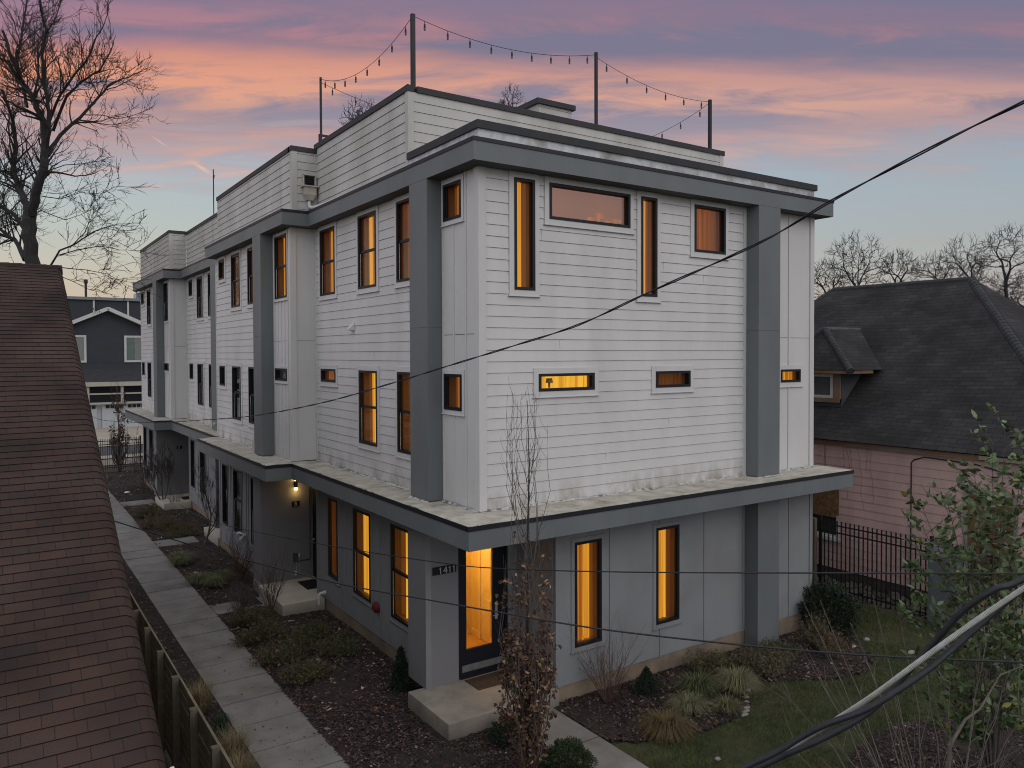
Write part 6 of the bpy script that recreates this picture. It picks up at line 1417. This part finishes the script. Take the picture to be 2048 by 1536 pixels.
# ---- overhead cables
def cable(name, label, pts, r, mat, cat='cable', twist=None, sub=6):
    P = [Vector(p) for p in pts]; Q = []
    for i in range(len(P)-1):   # catmull-rom
        p0, p1, p2, p3 = P[max(i-1, 0)], P[i], P[i+1], P[min(i+2, len(P)-1)]
        for k in range(sub):
            t = k/sub; Q.append(.5*((2*p1)+(-p0+p2)*t+(2*p0-5*p1+4*p2-p3)*t*t+(-p0+3*p1-3*p2+p3)*t**3))
    Q.append(P[-1]); mb = MB()
    if twist is None: mb.tube(Q, r, 8)
    else:
        dist = 0; tot = []
        for i, q in enumerate(Q): dist += (q-Q[i-1]).length if i else 0; tot.append(dist)
        # resample
        n = int(dist/.09); R_ = []
        j = 0
        for k in range(n+1):
            s = dist*k/n
            while j < len(tot)-2 and tot[j+1] < s: j += 1
            R_.append(Q[j].lerp(Q[j+1], (s-tot[j])/max(1e-9, tot[j+1]-tot[j])))
        for ph in twist['ph']:
            pts2 = []
            for k, q in enumerate(R_):
                d = (R_[min(k+1, n)]-R_[max(k-1, 0)]).normalized(); a = d.cross(Vector((0, 0, 1))).normalized(); b = a.cross(d); th = dist*k/n/twist['pitch']*6.283+ph
                pts2.append(q+(a*math.cos(th)+b*math.sin(th))*twist['off'])
            mb.tube(pts2, r, 6)
    return tag(mb.build(name, mat, smooth=True), label, cat)
cable('power_cable', 'twisted black cable crossing the whole facade from upper right to lower left', [(-1.13, -8.75, 7.38), (-1.14, -8.22, 7.23), (-1.15, -7.79, 7.11), (-1.18, -6.96, 6.84), (-1.2, -6.32, 6.6), (-1.24, -5.09, 6.28), (-1.28, -4.06, 6.0), (-1.32, -2.83, 5.78), (-1.37, -1.3, 5.52), (-1.42, .1, 5.28), (-1.52, 3.01, 4.82), (-1.65, 7.06, 4.33), (-1.81, 11.61, 3.93), (-1.94, 15.57, 3.6), (-2.17, 22.48, 3.13), (-2.43, 30.21, 2.78), (-2.6, 36, 3.2), (-2.75, 41, 3.9)], .0062, M_WIRE, twist=dict(off=.0068, pitch=1.5, ph=(0, 3.14)))
up_ = MB(); up_.tube([(-2.8, 41.3, 0), (-2.8, 41.3, 8)], [.14, .1], 10); tag(up_.build('utility_pole', M_BARK), 'wooden utility pole standing by the street, hidden behind the brown roof', 'pole')
cable('thin_cable', 'upper thin wire crossing the lower half of the view', [at(360, 1010, 20), at(430, 1045, 18), at(640, 1088, 14.5), at(870, 1124, 11.8), at(1000, 1137, 10.6), at(1250, 1144, 9), at(1640, 1146, 7.6), at(2048, 1147, 6.6), at(2300, 1146, 6.1)], .0075, M_CABG)
cable('thin_cable', 'lower thin wire sloping from the brown roof edge to the right side', [at(222, 1040, 13.5), at(400, 1095, 12.5), at(600, 1148, 11.3), at(700, 1172, 10.7), at(870, 1202, 9.9), at(1000, 1225, 9.3), at(1230, 1262, 8.4), at(1640, 1304, 7.2), at(2048, 1325, 6.4), at(2300, 1335, 6)], .0095, M_CABG)
# thick bundle close to the lens, bottom right
S0 = [at(1180, 1750, 2.95), at(1330, 1650, 2.85), at(1480, 1560, 2.75), at(1642, 1458, 2.62), at(1740, 1395, 2.53), at(1834, 1326, 2.47), at(1939, 1250, 2.44), at(2048, 1176, 2.42), at(2300, 1010, 2.35)]
mb = MB()
def spline(P, sub):
    Q = []
    for i in range(len(P)-1):
        p0, p1, p2, p3 = P[max(i-1, 0)], P[i], P[i+1], P[min(i+2, len(P)-1)]
        for k in range(sub): t = k/sub; Q.append(.5*((2*p1)+(-p0+p2)*t+(2*p0-5*p1+4*p2-p3)*t*t+(-p0+3*p1-3*p2+p3)*t**3))
    return Q+[P[-1]]
Q = spline(S0, 24); mb.tube(Q, .0052, 8)
dist = 0
for ph in range(7):
    pts2 = []; s = 0
    for k, q in enumerate(Q):
        s += (q-Q[k-1]).length if k else 0; d = (Q[min(k+1, len(Q)-1)]-Q[max(k-1, 0)]).normalized(); a = d.cross(Vector((0, 0, 1))).normalized(); b = a.cross(d); th = s/.16*6.283+ph*.8976
        pts2.append(q+(a*math.cos(th)+b*math.sin(th))*.0056)
    mb.tube(pts2, .0028, 6)
E = empty('cable_bundle', 'thick overhead bundle of two black cables around a bare strand, bottom right', 'cable', tuple(S0[3]))
mb.build('bare_strand', M_STRAND, E, smooth=True)
def bund(pts, r): MB().tube(spline([at(u, v, D) for (u, v, D) in pts], 14), r, 14).build('insulated_cable', M_CABG, E, smooth=True)
bund([(1180, 1735, 2.85), (1400, 1592, 2.72), (1548, 1521, 2.64), (1587, 1503, 2.61), (1652, 1474, 2.58), (1730, 1430, 2.56), (1782, 1383, 2.55), (1834, 1322, 2.53), (1873, 1279, 2.50), (1926, 1222, 2.44), (1991, 1178, 2.38), (2048, 1157, 2.37), (2300, 1020, 2.3)], .0100)
bund([(1180, 1715, 2.8), (1400, 1580, 2.66), (1548, 1507, 2.57), (1600, 1476, 2.54), (1652, 1449, 2.50), (1730, 1420, 2.46), (1795, 1381, 2.45), (1860, 1336, 2.46), (1939, 1268, 2.49), (2048, 1176, 2.48), (2300, 1000, 2.4)], .0100)
